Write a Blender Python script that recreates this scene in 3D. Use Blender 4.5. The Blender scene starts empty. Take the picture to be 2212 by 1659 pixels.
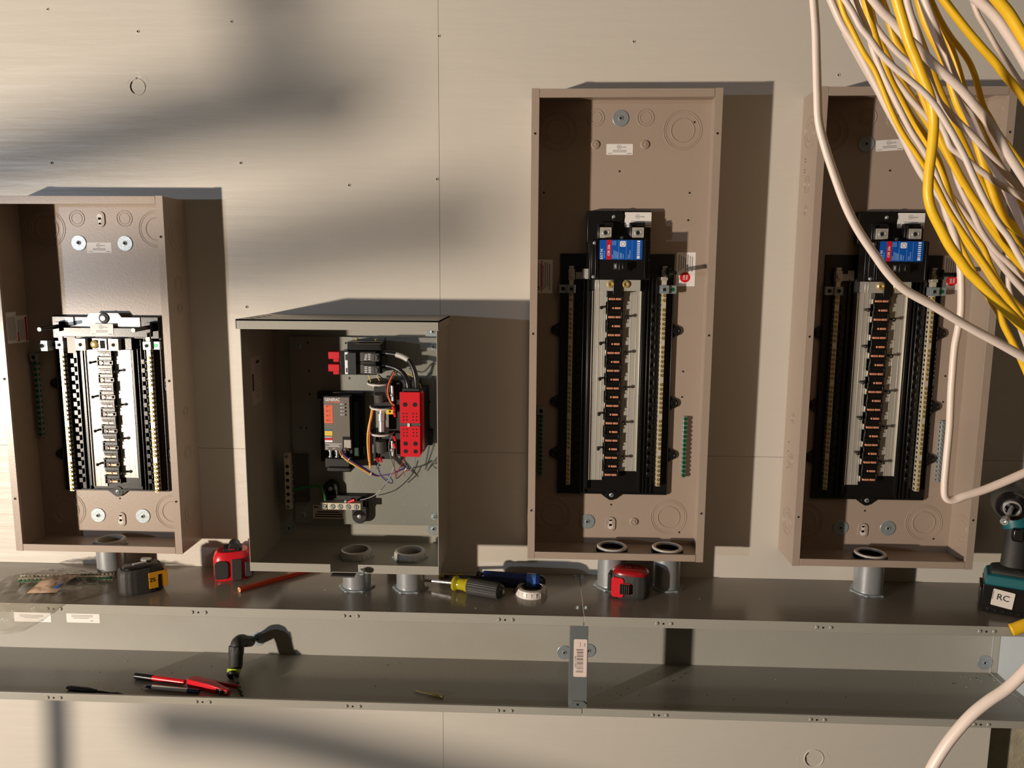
import bpy, bmesh, math, random
from mathutils import Vector, Matrix, noise
random.seed(7)
C = bpy.context.scene
COL = C.collection
PI = math.pi
# ------------------------------------------------------------------ camera
FPX, CX, CY, CZ = 1691.78, 0.17973, -1.66503, 0.17573
YAW, PITCH, ROLL = 0.0408516, -0.1452907, 0.0062209
def ray(u, v):
    x = (u - 1106) / FPX; z = -(v - 829.5) / FPX; Y = 1.0
    c, s = math.cos(ROLL), math.sin(ROLL); x, z = c*x - s*z, s*x + c*z
    c, s = math.cos(PITCH), math.sin(PITCH); Y, z = c*Y - s*z, s*Y + c*z
    c, s = math.cos(YAW), math.sin(YAW); X, Y = c*x - s*Y, s*x + c*Y
    return Vector((X, Y, z))
def at(u, v, y):            # where the sight line through photo point (u, v) meets the plane at depth y
    d = ray(u, v); t = (y - CY) / d.y
    return Vector((CX + d.x*t, y, CZ + d.z*t))
def atz(u, v, z):           # the same for a horizontal plane at height z
    d = ray(u, v); t = (z - CZ) / d.z
    return Vector((CX + d.x*t, CY + d.y*t, z))
cam = bpy.data.cameras.new('camera'); co = bpy.data.objects.new('camera', cam); COL.objects.link(co)
cam.sensor_fit = 'HORIZONTAL'; cam.sensor_width = 36; cam.lens = FPX*36/2212; cam.clip_start = 0.02
fw = ray(1106, 829.5); rt = (ray(1206, 829.5) - fw).normalized(); up = (ray(1106, 729.5) - fw).normalized()
co.matrix_world = Matrix(((rt.x, up.x, -fw.x, CX), (rt.y, up.y, -fw.y, CY), (rt.z, up.z, -fw.z, CZ), (0, 0, 0, 1)))
C.camera = co
# ------------------------------------------------------------------ light
def L(r, g, b): 
    f = lambda c: (c/255/12.92) if c/255 <= .04045 else ((c/255+.055)/1.055)**2.4
    return (f(r), f(g), f(b))
W = bpy.data.worlds.new('world'); C.world = W; W.use_nodes = True
W.node_tree.nodes['Background'].inputs[0].default_value = (1.0, .76, .50, 1)
W.node_tree.nodes['Background'].inputs[1].default_value = 0.040
def lamp(name, pos, target, power, col, size, shape='DISK', size_y=None, spread=None):
    d = bpy.data.lights.new(name, 'AREA'); d.shape = shape; d.size = size
    if size_y: d.size_y = size_y
    if spread: d.spread = spread
    d.energy = power; d.color = col
    o = bpy.data.objects.new(name, d); COL.objects.link(o); o.location = pos
    o.rotation_euler = (Vector(target) - Vector(pos)).to_track_quat('-Z', 'Y').to_euler()
    return o
LA = Vector((-2.75, -2.75, -.40))      # low halogen work light head
LB = Vector((-3.4, -3.3, .25))        # second, cooler head further back
lamp('work_light_low', LA, (2.0, 0, -.05), 172, (1.0, .865, .71), .105)
lamp('work_light_high', LB, (0.4, 0, .1), 32, (.64, .79, 1.0), .10)
lamp('fill_light', (1.5, -2.2, 2.3), (.6, 0, 0), 3.5, (1.0, .86, .72), .9)  # soft fill added on the right, no ceiling lamp is known
C.view_settings.view_transform = 'Standard'; C.view_settings.look = 'None'
C.view_settings.exposure = 0.0; C.view_settings.gamma = 1.0; C.view_settings.use_curve_mapping = False
# ------------------------------------------------------------------ materials
MATS = {}
def mat(name, rgb, rough=.5, metal=0, var=.06, vscale=30, bump=0, bscale=200, spec=.5, aniso=0, stretch=(1,1,1), coat=0, trans=0, alpha=1, rough_var=0, bump2=0, b2scale=900, b2stretch=(1,1,1)):
    m = bpy.data.materials.new(name); m.use_nodes = True; nt = m.node_tree; N = nt.nodes; K = nt.links
    b = N['Principled BSDF']; c = L(*rgb)
    tc = N.new('ShaderNodeTexCoord'); mp = N.new('ShaderNodeMapping'); mp.inputs['Scale'].default_value = stretch
    K.new(tc.outputs['Object'], mp.inputs['Vector'])
    nz = N.new('ShaderNodeTexNoise'); nz.inputs['Scale'].default_value = vscale; nz.inputs['Detail'].default_value = 6
    K.new(mp.outputs[0], nz.inputs['Vector'])
    mx = N.new('ShaderNodeMix'); mx.data_type = 'RGBA'
    mx.inputs[6].default_value = (*[x*(1-var) for x in c], 1); mx.inputs[7].default_value = (*[min(1, x*(1+var)) for x in c], 1)
    K.new(nz.outputs['Fac'], mx.inputs[0]); K.new(mx.outputs[2], b.inputs['Base Color'])
    b.inputs['Roughness'].default_value = rough; b.inputs['Metallic'].default_value = metal
    b.inputs['Specular IOR Level'].default_value = spec; b.inputs['Anisotropic'].default_value = aniso
    b.inputs['Coat Weight'].default_value = coat; b.inputs['Transmission Weight'].default_value = trans
    b.inputs['Alpha'].default_value = alpha
    if rough_var:
        r = N.new('ShaderNodeMapRange'); r.inputs[3].default_value = rough - rough_var; r.inputs[4].default_value = rough + rough_var
        K.new(nz.outputs['Fac'], r.inputs[0]); K.new(r.outputs[0], b.inputs['Roughness'])
    if bump:
        n2 = N.new('ShaderNodeTexNoise'); n2.inputs['Scale'].default_value = bscale; n2.inputs['Detail'].default_value = 4
        K.new(mp.outputs[0], n2.inputs['Vector'])
        bp = N.new('ShaderNodeBump'); bp.inputs['Strength'].default_value = 1; bp.inputs['Distance'].default_value = bump
        K.new(n2.outputs['Fac'], bp.inputs['Height']); K.new(bp.outputs[0], b.inputs['Normal'])
        if bump2:
            mp2 = N.new('ShaderNodeMapping'); mp2.inputs['Scale'].default_value = b2stretch; K.new(tc.outputs['Object'], mp2.inputs['Vector'])
            n3 = N.new('ShaderNodeTexNoise'); n3.inputs['Scale'].default_value = b2scale; n3.inputs['Detail'].default_value = 3
            K.new(mp2.outputs[0], n3.inputs['Vector'])
            bq = N.new('ShaderNodeBump'); bq.inputs['Distance'].default_value = bump2
            K.new(n3.outputs['Fac'], bq.inputs['Height']); K.new(bp.outputs[0], bq.inputs['Normal']); K.new(bq.outputs[0], b.inputs['Normal'])
    MATS[name] = m; return m
mat('wall_paint', (206,198,186), .36, var=.03, vscale=3, bump=.0011, bscale=22, stretch=(.22,1,2.2), rough_var=.05, bump2=.0005, b2scale=14)
mat('concrete', (170,160,135), .9, var=.35, vscale=18, bump=.004, bscale=40)
mat('tan_paint', (164,146,131), .33, var=.04, vscale=25, bump=.00012, bscale=300)
mat('gray_paint', (158,154,143), .34, var=.05, vscale=12, bump=.00012, bscale=300)
mat('gutter_paint', (162,158,148), .34, var=.06, vscale=10, bump=.0002, bscale=160, rough_var=.04)
mat('gutter_top', (146,138,126), .19, var=.06, vscale=10, bump=.0001, bscale=160, rough_var=.05)
mat('strap_steel', (112,117,116), .45, .25, var=.08, vscale=30)
mat('end_steel', (190,196,200), .4, .1, var=.05, vscale=30)
mat('plate_steel', (140,140,132), .38, .35, var=.08, vscale=14, bump=.0001, bscale=200)
mat('aluminium', (200,194,182), .36, .5, var=.08, vscale=60, stretch=(8,1,.35), bump=.0001, bscale=120, aniso=.5)
mat('zinc', (158,166,168), .38, .45, var=.2, vscale=60, bump=.0002, bscale=200)
mat('galv', (176,178,180), .30, .55, var=.22, vscale=45, stretch=(1,1,.4), bump=.0002, bscale=120)
mat('chrome', (215,215,215), .24, .65, var=.03)
mat('brass', (212,186,120), .30, .55, var=.1)
mat('bright_bar', (224,212,190), .34, .4, var=.15, vscale=80)
mat('copper', (240,165,130), .3, .4, var=.12, vscale=200)
mat('black_plastic', (20,18,17), .30, var=.1, bump=.0001, bscale=400)
mat('black_matte', (26,25,24), .6, var=.15, bump=.0002, bscale=300)
mat('black_rubber', (48,46,43), .6, var=.2, bump=.0003, bscale=500)
mat('dark_gray', (70,68,64), .5, var=.1)
mat('module_gray', (104,98,90), .45, var=.05)
mat('hole', (12,9,7), .8)
mat('white_label', (232,226,220), .45, var=.02)
mat('pinkish_label', (226,205,196), .5, var=.02)
mat('ink', (45,40,42), .6); mat('gray_ink', (140,132,130), .6)
mat('blue_label', (12,84,176), .35, var=.05); mat('white_ink', (235,235,240), .5); mat('pale_blue_ink', (120,165,220), .5)
mat('red_label', (205,22,40), .4); mat('orange_label', (226,98,58), .5); mat('yellow_label', (225,195,60), .5)
mat('teal_label', (60,95,115), .5)
mat('red_plastic', (206,28,40), .32, var=.06); mat('red_dark', (150,18,22), .3); mat('orange_pencil', (186,58,26), .4)
mat('pencil_wood', (236,170,130), .7)
mat('tan_paper', (205,172,148), .6, var=.08)
mat('plastic_gray', (176,172,164), .45, var=.05); mat('plastic_white', (214,205,196), .4)
mat('yellow_tape_plastic', (200,140,20), .45, var=.1, vscale=80)
mat('yellow_handle', (215,200,40), .12, spec=.8, trans=.5); mat('blue_handle', (22,40,90), .18, coat=.6); mat('blue_band', (70,110,180), .25, coat=.5)
mat('green_screw', (16,110,62), .3, .45); mat('green_wire', (20,110,50), .4); mat('green_board', (30,60,40), .5)
mat('wire_yellow', (226,190,90), .4); mat('wire_orange', (224,98,50), .4); mat('wire_blue', (50,60,140), .4); mat('wire_black', (22,21,22), .35)
mat('wire_red', (150,40,45), .4); mat('wire_white', (200,195,190), .4); mat('wire_gray', (120,118,124), .4); mat('wire_brown', (120,70,60), .4); mat('wire_purple', (90,70,130), .4)
mat('jacket_yellow', (240,190,38), .38, var=.10, vscale=25, bump=.0003, bscale=60)
mat('jacket_white', (226,208,196), .40, var=.07, vscale=25, bump=.0003, bscale=60)
mat('teal_plastic', (22,92,98), .4, var=.1); mat('lime', (170,190,40), .4)
mat('debris', (200,190,170), .3, .7); mat('steel_dark', (60,54,48), .35, .4)
# clear film
fm = bpy.data.materials.new('clear_film'); fm.use_nodes = True; nt = fm.node_tree; nt.nodes.clear()
o_ = nt.nodes.new('ShaderNodeOutputMaterial'); t_ = nt.nodes.new('ShaderNodeBsdfTransparent'); t_.inputs[0].default_value = (.93,.92,.90,1)
g_ = nt.nodes.new('ShaderNodeBsdfPrincipled'); g_.inputs['Base Color'].default_value = (.62,.59,.54,1); g_.inputs['Roughness'].default_value = .12
x_ = nt.nodes.new('ShaderNodeMixShader'); lw = nt.nodes.new('ShaderNodeLayerWeight'); lw.inputs[0].default_value = .25
mr = nt.nodes.new('ShaderNodeMapRange'); mr.inputs[3].default_value = .045; mr.inputs[4].default_value = .42
nt.links.new(lw.outputs['Facing'], mr.inputs[0]); nt.links.new(mr.outputs[0], x_.inputs[0])
nt.links.new(t_.outputs[0], x_.inputs[1]); nt.links.new(g_.outputs[0], x_.inputs[2]); nt.links.new(x_.outputs[0], o_.inputs[0])
MATS['clear_film'] = fm
# ------------------------------------------------------------------ mesh helper
_tc = {}
def text_geo(s, bold=False):
    if s in _tc: return _tc[s]
    c = bpy.data.curves.new('t', 'FONT'); c.body = s; c.align_x = 'CENTER'; c.align_y = 'CENTER'; c.resolution_u = 3; c.offset = .012
    o = bpy.data.objects.new('t', c); COL.objects.link(o)
    bpy.context.view_layer.update()
    me = bpy.data.meshes.new_from_object(o.evaluated_get(bpy.context.evaluated_depsgraph_get()))
    g = ([v.co.copy() for v in me.vertices], [list(p.vertices) for p in me.polygons])
    bpy.data.objects.remove(o); bpy.data.curves.remove(c); bpy.data.meshes.remove(me)
    _tc[s] = g; return g
def frame(d):
    d = d.normalized(); a = Vector((0,0,1)) if abs(d.z) < .9 else Vector((1,0,0))
    x = a.cross(d).normalized(); return x, d.cross(x).normalized(), d
class M:
    def __init__(s, *mats): s.v = []; s.f = []; s.mi = []; s.mats = list(mats); s.cur = 0; s.T = Matrix(); s.seams = []
    def m(s, name):
        if name not in s.mats: s.mats.append(name)
        s.cur = s.mats.index(name); return s
    def add(s, vs, fs):
        n = len(s.v); s.v += [s.T @ Vector(p) for p in vs]
        for f in fs: s.f.append([i+n for i in f]); s.mi.append(s.cur)
        return s
    def box(s, x0, x1, y0, y1, z0, z1):
        if x0 > x1: x0, x1 = x1, x0
        if y0 > y1: y0, y1 = y1, y0
        if z0 > z1: z0, z1 = z1, z0
        return s.add([(x0,y0,z0),(x1,y0,z0),(x1,y1,z0),(x0,y1,z0),(x0,y0,z1),(x1,y0,z1),(x1,y1,z1),(x0,y1,z1)],
            [(0,3,2,1),(4,5,6,7),(0,1,5,4),(1,2,6,5),(2,3,7,6),(3,0,4,7)])
    def prism(s, poly, y0, y1):          # poly in (x, z), extruded in y
        n = len(poly); a = sum(poly[i][0]*poly[(i+1)%n][1]-poly[(i+1)%n][0]*poly[i][1] for i in range(n))
        if a < 0: poly = poly[::-1]
        if y0 > y1: y0, y1 = y1, y0
        vs = [(p[0], y0, p[1]) for p in poly] + [(p[0], y1, p[1]) for p in poly]
        return s.add(vs, [tuple(range(n)), tuple(range(2*n-1, n-1, -1))] + [(i, i+n, (i+1)%n+n, (i+1)%n) for i in range(n)])
    def rings(s, rs, closed=False, cap=True):   # list of rings of points
        n = len(rs[0]); vs = [p for r in rs for p in r]; k = len(rs); fs = []
        for i in range(k if closed else k-1):
            for j in range(n):
                fs.append((i*n+j, i*n+(j+1)%n, ((i+1)%k)*n+(j+1)%n, ((i+1)%k)*n+j))
        if cap and not closed: fs += [tuple(range(n-1, -1, -1)), tuple(range((k-1)*n, k*n))]
        return s.add(vs, fs)
    def lathe(s, prof, o=(0,0,0), d=(0,0,1), seg=24, closed=False):   # prof: (radius, height) along d
        x, y, z = frame(Vector(d)); o = Vector(o)
        rs = [[o + z*h + (x*math.cos(2*PI*j/seg) + y*math.sin(2*PI*j/seg))*max(r, 1e-5) for j in range(seg)] for r, h in prof]
        return s.rings(rs, closed=closed)
    def cyl(s, p0, p1, r, r2=None, seg=16):
        p0 = Vector(p0); p1 = Vector(p1); h = (p1-p0).length
        return s.lathe([(r, 0), (r if r2 is None else r2, h)], p0, p1-p0, seg)
    def disc(s, x, y, z, r, t=.0006, seg=16): return s.cyl((x, y, z), (x, y-t, z), r, seg=seg)
    def torus(s, o, d, R, r, seg=36, n=6, a0=0, a1=2*PI):
        x, y, z = frame(Vector(d)); o = Vector(o); full = abs(a1-a0-2*PI) < 1e-6; rs = []
        for i in range(seg if full else seg+1):
            a = a0 + (a1-a0)*i/seg; e = x*math.cos(a) + y*math.sin(a)
            rs.append([o + e*(R + r*math.cos(2*PI*k/n)) + z*r*math.sin(2*PI*k/n) for k in range(n)])
        return s.rings(rs, closed=full)
    def ball(s, c, r, sc=(1,1,1), seg=14):
        c = Vector(c); rs = []
        for i in range(9):
            t = -PI/2 + PI*(i+.001)/8.002; rs.append([c + Vector((r*math.cos(t)*math.cos(2*PI*j/seg)*sc[0], r*math.cos(t)*math.sin(2*PI*j/seg)*sc[1], r*math.sin(t)*sc[2])) for j in range(seg)])
        return s.rings(rs)
    def sweep(s, pts, ra, rb=None, sub=6, n=8, twist=0, tw0=0, taper=None):
        rb = rb or ra; P = smooth(pts, sub); nrm = None; rs = []; k = len(P)
        for i, p in enumerate(P):
            d = (P[min(i+1, k-1)] - P[max(i-1, 0)]).normalized()
            if nrm is None: nrm = frame(d)[0]
            nrm = (nrm - d*nrm.dot(d)).normalized(); b = d.cross(nrm)
            a = tw0 + twist*i/k
            e = nrm*math.cos(a) + b*math.sin(a); g = b*math.cos(a) - nrm*math.sin(a)
            q = taper(i/(k-1)) if taper else 1
            rs.append([p + e*ra*q*math.cos(2*PI*j/n) + g*rb*q*math.sin(2*PI*j/n) for j in range(n)])
        return s.rings(rs)
    def text(s, t, size, x, y, z, ang=0, sx=1):       # on a face looking to -y
        vs, fs = text_geo(t); c, sn = math.cos(ang), math.sin(ang)
        return s.add([(x + size*(p.x*sx*c - p.y*sn), y - p.z*size, z + size*(p.x*sx*sn + p.y*c)) for p in vs], fs)
    def rrect(s, x0, x1, z0, z1, r, y0, y1, k=4):
        pl = []
        for cx, cz, a in ((x1-r, z1-r, 0), (x0+r, z1-r, PI/2), (x0+r, z0+r, PI), (x1-r, z0+r, 1.5*PI)):
            for i in range(k+1): pl.append((cx + r*math.cos(a+PI/2*i/k), cz + r*math.sin(a+PI/2*i/k)))
        return s.prism(pl, y0, y1)
    def build(s, name, parent=None, loc=None, bevel=0, smoothing=35, seg=2):
        me = bpy.data.meshes.new(name); me.from_pydata([tuple(v) for v in s.v], [], s.f)
        for n in s.mats: me.materials.append(MATS[n])
        me.polygons.foreach_set('material_index', s.mi); me.validate(); me.update()
        if smoothing:
            me.polygons.foreach_set('use_smooth', [True]*len(me.polygons)); me.set_sharp_from_angle(angle=math.radians(smoothing))
        o = bpy.data.objects.new(name, me); COL.objects.link(o)
        if loc is not None: o.location = loc
        if parent: o.parent = parent
        if bevel:
            b = o.modifiers.new('bevel', 'BEVEL'); b.width = bevel; b.segments = seg; b.limit_method = 'ANGLE'; b.angle_limit = math.radians(40); b.harden_normals = False
        return o
def smooth(pts, sub):
    P = [Vector(p) for p in pts]
    if len(P) < 3 or sub <= 1: return P
    P = [P[0]*2-P[1]] + P + [P[-1]*2-P[-2]]; out = []
    for i in range(1, len(P)-2):
        a, b, c, d = P[i-1:i+3]
        for k in range(sub):
            t = k/sub; out.append(.5*((2*b) + (c-a)*t + (2*a-5*b+4*c-d)*t*t + (3*b-a-3*c+d)*t**3))
    out.append(P[-2]); return out
def tag(o, label=None, cat=None, group=None, kind=None):
    if label: o['label'] = label
    if cat: o['category'] = cat
    if group: o['group'] = group
    if kind: o['kind'] = kind
    return o
def thing(name, loc, label, cat, group=None):
    o = bpy.data.objects.new(name, None); COL.objects.link(o); o.location = loc; o.empty_display_size = .02
    return tag(o, label, cat, group)
def clone(o, parent, loc):
    c = o.copy(); COL.objects.link(c); c.parent = parent; c.location = loc; return c
def copy_tree(o, parent, loc):
    c = clone(o, parent, loc)
    for ch in list(o.children): clone(ch, c, ch.location)
    return c
# ------------------------------------------------------------------ setting
XR = at(2139, 1590, 0).x          # right edge of the plywood
SX, SZ = at(948, 250, 0).x, at(1080, 978, 0).z
g = .00035
w = M('wall_paint')
for x0, x1 in ((-2.6, SX-g), (SX+g, 1.75)):
    w.box(x0, x1, 0, .018, SZ+g, 1.5)
    w.box(x0, min(x1, XR), 0, .018, -1.5, SZ-g)
w.box(XR, 1.75, 0, .018, -.70, SZ-g)
wall = w.build('wall_back'); tag(wall, kind='structure')
m = M('concrete'); m.box(-2.6, 3.2, .056, .2, -1.5, 1.5); tag(m.build('wall_right'), kind='structure')
# drywall screw heads and plugged knots in the plywood
def dimple(u, v, r=.0035):
    p = at(u, v, 0); m = M('wall_paint', 'hole'); m.torus((0,-.0004,0), (0,1,0), r, .0009, 18); m.m('hole').disc(0, 0, 0, r*.55, .0004, 10)
    return m.build('wall_screw', wall, p)
for u, v in ((500,47),(948,78),(944,387),(520,352),(533,663),(112,352),(298,68),(103,20),(1369,90),(1838,103),(1811,162),(754,400),(968,1087)): dimple(u, v, .0026 if v > 60 else .0022)
for u, v, R, a0, a1 in ((297,188,.016,1.9,4.3),(1758,1638,.021,.2,6.1)):
    p = at(u, v, 0); m = M('wall_paint', 'hole')
    m.torus((0,-.0002,0), (0,-1,0), R, .0013, 40, 6)
    for i in range(7):
        a = random.uniform(0, 2*PI); m.torus((random.uniform(-.004,.004), 0, random.uniform(-.004,.004)), (0,-1,0), R*random.uniform(1.1, 2.0), .0005, 10, 5, a, a+random.uniform(.3,.8))
    m.m('hole')
    x, y, z = frame(Vector((0,-1,0)))
    pts = [(-(R-.001)*math.cos(t)*random.uniform(.93,1.03), -.0014, (R-.001)*math.sin(t)) for t in [(-.95+1.7*k/7) for k in range(8)]]
    m.sweep(pts, .0012 if u < 400 else .0006, .0005, 2, 5)
    if u < 400: m.disc(-.001, -.0003, .0165, .0022, .0006, 8)
    m.build('knot', wall, p)
# ------------------------------------------------------------------ shared little parts
def washer_mesh(r=.0165):
    m = M('zinc'); m.lathe([(.004,0),(r-.0006,0),(r,.0005),(r,.0012),(r-.0006,.0016),(.0045,.0016)], (0,0,0), (0,-1,0), 32); return m
def screw_head(r=.0042, mt='zinc', slot=True, h=.0022):
    m = M(mt, 'hole'); m.lathe([(r,0),(r*.95,h*.55),(r*.55,h),(.0002,h)], (0,0,0), (0,-1,0), 14)
    if slot: m.m('hole').box(-r*.55, r*.55, -h-.0002, -h+.0006, -r*.1, r*.1); m.box(-r*.1, r*.1, -h-.0002, -h+.0006, -r*.55, r*.55)
    return m
_wp = [None]
def washer(parent, x, z, y=0, r=.0165, dark=True):
    wo = washer_mesh(r).build('washer', parent, (x, y, z), smoothing=18)
    m = M('zinc', 'hole'); m.lathe([(.0052,0),(.0048,.0012),(.003,.0016),(.002,.0006),(.0002,.0004)], (0,0,0), (0,-1,0), 16); m.m('hole').disc(0,-.0008,0,.0026,.0004,10)
    m.build('screw', wo, (0,-.0016,0), smoothing=20); return wo
def hole(m, x, y, z, r): m.m('hole').disc(x, y, z, r, .0003, 12); return m
# ------------------------------------------------------------------ load centers
LW, LD, T = .3635, .0974, .0016
def knockout(parent, x, y, z, radii, d=(0,-1,0)):
    m = M('tan_paint')
    for R, r in radii: m.torus((0,0,0), d, R, r, 44, 6)
    return m.build('knockout', parent, (x, y, z))
def ul_label(parent, x, z, y, w=.054, h=.0215, ang=0, name='listing_label'):
    m = M('white_label', 'ink', 'gray_ink'); m.rrect(-w/2, w/2, -h/2, h/2, .0015, -.0003, 0)
    m.m('ink').torus((-.001,-.0003,h*.22), (0,-1,0), .0042, .00028, 20, 4); m.text('UL', .005, -.001, -.00035, h*.22)
    m.text('LISTED', .0032, .0085, -.00035, h*.2)
    m.m('gray_ink')
    for k in range(2): m.box(-w*.26, w*.26, -.0004, -.0003, -h*.12-k*.0028, -h*.12-k*.0028+.0012)
    m.m('ink').text('EATON', .0026, -w*.36, -.00035, -h*.38); m.m('gray_ink').box(w*.28, w*.45, -.0004, -.0003, -h*.41, -h*.35)
    o = m.build(name, parent, (x, y, z)); o.rotation_euler = (0, ang, 0); return o
def ground_bar(parent, x, z0, z1, y, n, lug=False, mtl='green_screw'):
    m = M('zinc', 'hole'); m.box(-.0042, .0042, -.009, 0, z0, z1)
    p = (z1-z0)/n
    for k in range(n): m.m('hole').box(-.0044, .0044, -.0065, -.0025, z0+p*(k+.3), z0+p*(k+.7))
    o = m.build('ground_bar', parent, (x, y, 0), bevel=.0004)
    s0 = None
    for k in range(n):
        loc = (0, -.009, z0 + p*(k+.5))
        if s0 is None:
            q = M(mtl, 'hole'); q.lathe([(.0040,0),(.0040,.0022),(.0034,.003),(.0002,.003)], (0,0,0), (0,-1,0), 12)
            q.m('hole').T = Matrix.Rotation(.7, 4, 'Y'); q.box(-.0034,.0034,-.0033,-.0027,-.0005,.0005); s0 = q.build('ground_screw', o, loc)
        else: clone(s0, o, loc)
    if lug:
        q = M('zinc', 'hole'); q.box(-.008,.008,-.014,0,-.008,.008); q.m('hole').disc(0,-.014,0,.0045,.0004); q.m('zinc').torus((0,-.0142,0),(0,-1,0),.0052,.0007,20)
        q.build('lug', o, (0, 0, z1+.008), bevel=.0008)
    return o
def load_center(ox, oz, H, label, main, nst, z_first, z_last, base_z, wash, keys, kos, dimples, bigs, uls, gbars, nips, notch=()):
    root = thing('load_center', (ox, 0, oz), label, 'breaker panel', 'open breaker panels on the wall')
    D = LD; F = .0148
    m = M('tan_paint')
    m.box(0, LW, -T, 0, 0, H)                                       # back
    m.box(0, T, -D, -T, 0, H); m.box(LW-T, LW, -D, -T, 0, H)        # sides
    m.box(T, LW-T, -D+.0004, -T, H-T, H); m.box(T, LW-T, -D+.0004, -T, 0, T)
    enc = m.build('enclosure', root, (0,0,0), bevel=.0006)
    for nm, a in (('l', (0, F)), ('r', (LW-F, LW))):                 # front returns
        m = M('tan_paint', 'hole'); m.box(a[0], a[1], -D-.0014, -D, -.0006, H+.0006)
        xi = a[1]-.0012 if nm == 'l' else a[0]; m.box(xi, xi+.0012, -D, -D+.006, .002, H-.002)
        for fz in (H-.083 if H > .8 else H-.080, H*.5, .104 if H > .8 else .115):
            x = (a[0]+a[1])/2
            m.m('hole').disc(x, -D-.0014, fz, .0022, .0003, 12); m.m('tan_paint').torus((x,-D-.0014,fz),(0,-1,0),.0028,.0005,16,5)
        m.build('side_flange', enc, bevel=.0005)
    for z0, z1 in ((H-F-.0012, H), (0, F)):
        m = M('tan_paint'); m.box(F+.0007, LW-F-.0007, -D-.0012, -D, z0, z1)
        m.box(F+.001, LW-F-.001, -D, -D+.005, z0 if z0 > .1 else z1-.0012, (z0+.0012) if z0 > .1 else z1)
        m.build('end_flange', enc, bevel=.0005)
    BY = -T
    for x, z in kos: knockout(root, x, BY, z, ((.0165,.0012),(.0115,.0010)))
    for x, z in bigs: knockout(root, x, BY, z, ((.0385,.0011),(.0345,.0009),(.0235,.0013)))
    for sx, dd in ((-.0002, (1,0,0)), (LW+.0002, (1,0,0))):          # side-wall knockouts
        for z, R in ((H-.075,.030),(H-.175,.016),(H-.225,.010),(.30,.010),(.21,.015),(.08,.028)):
            if z < H-.03: knockout(root, sx, -.05, z, ((R,.0006),(R*.62,.0006)), dd)
    m = M('tan_paint')
    for z, R in ((.07,.028),): m.torus((LW-T-.0001,-.05,z),(1,0,0),R,.0006,40,5); m.torus((LW-T-.0001,-.05,z),(1,0,0),R*.62,.0006,40,5)
    for z in [H-.03-.04*k for k in range(3)]: m.torus((LW-T-.0001,-.05,z),(1,0,0),.008,.0005,24,5)
    m.build('side_knockout', root)
    m = M('hole')                                                    # small vent slots on the side
    for z in (H-.125, H-.13, H-.146, H-.151, .245, .225, .205, .19): m.box(-.0004, 0, -.034, -.031, z, z+.002)
    for x, z in ((.025,H-.185),(.3245,H-.185),(.3238,H-.24),(.18,.090),(.18,H-.142),(.325,.385),(.325,.33),(.329,H-.045),(.330,.03)):
        if H > .8 or z < .1: m.disc(x, BY, z, .0021, .0003, 12)
    m.build('mounting_hole', root)
    for x, z in wash: washer(root, x, z, BY)
    for x, z, flip in keys:
        m = M('tan_paint', 'wall_paint'); m.rrect(-.0105, .0105, -.0165, .0165, .0103, -.0022, 0, 8)
        m.m('wall_paint').disc(0, -.0022, -.005*flip, .0062, .0003, 20); m.box(-.0032, .0032, -.0025, -.0022, -.004*flip, .011*flip); m.disc(0, -.0022, .010*flip, .0032, .0003, 12)
        m.build('keyhole', root, (x, BY, z), bevel=.0012)
    for x, z in dimples:
        m = M('tan_paint'); m.lathe([(.0095,0),(.0080,.003),(.0055,.0036),(.0042,.0024),(.0040,.0040),(.0002,.0046)], (0,0,0), (0,-1,0), 28); m.build('mounting_boss', root, (x, BY, z))
    for x, z, a in uls: ul_label(root, x, z, BY, ang=a)
    for gx, z0, z1, n, lg, gm in gbars: ground_bar(root, gx, z0, z1, BY, n, lg, gm)
    # warning labels low on both side walls of the back
    if main:
        for x, z, flip in ((.3225,.5995,1), (.026,.583,0)):
            m = M('white_label', 'red_label', 'gray_ink'); m.rrect(-.0195,.0195,-.035,.035,.0015,-.0003,0)
            m.m('gray_ink')
            for k in range(7): m.box(-.0155+k*.0046, -.0135+k*.0046, -.0004, -.0003, (-.0045 if flip else -.028)+.003*(k%3), .030-.002*((k*5)%4))
            m.m('red_label')
            if flip:
                m.disc(-.001, -.0003, -.0165, .0108, .0002, 28); m.m('white_label').text('RISK', .0055, -.003, -.0006, -.0165, PI/2); m.text('FIRE', .0055, .003, -.0006, -.0165, PI/2)
            else: m.box(-.0045,-.0025,-.00045,-.0003,-.033,.033); m.box(-.0190,-.0160,-.00045,-.0003,-.033,-.020); m.m('ink').torus((-.0105,-.0004,-.025),(0,-1,0),.003,.0009,16,4)
            m.build('warning_label', root, (x, BY, z))
    else:
        for y, z, hh, ww, rd in ((-.055,.475,.033,.016,0), (-.022,.470,.029,.0175,1)):
            m = M('white_label', 'red_label', 'gray_ink'); m.box(0, .0003, -ww, ww, -hh, hh)
            m.m('gray_ink')
            for k in range(6): m.box(.0003, .0004, -ww*.75+k*ww*.26, -ww*.75+k*ww*.26+.0018, -hh*.8, hh*.7)
            if rd: m.m('red_label').box(.0003,.00045,ww*.55,ww*.9,-hh*.9,hh*.9); m.box(.0003,.00045,-ww*.9,-ww*.7,-hh*.9,-hh*.2)
            m.build('warning_label', root, (T, y, z))
    # ---- moulded base
    bx0, bx1, bz0, bz1 = .0615, .2985, base_z[0], base_z[1]
    cx = .1795
    m = M('black_plastic')
    m.box(bx0, bx1, -.006, BY, bz0, bz1)
    for x in (bx0+.0012, bx1-.0012, .0915, .111, .1205, .2385, .246, .2535, .2625): m.box(x-.0012, x+.0012, -.0115, -.006, bz0+.003, bz1-.05)
    m.box(.121,.1265,-.014,-.006,bz0+.012,z_first+.016); m.box(.2330,.2385,-.014,-.006,bz0+.012,z_first+.016)
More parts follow.
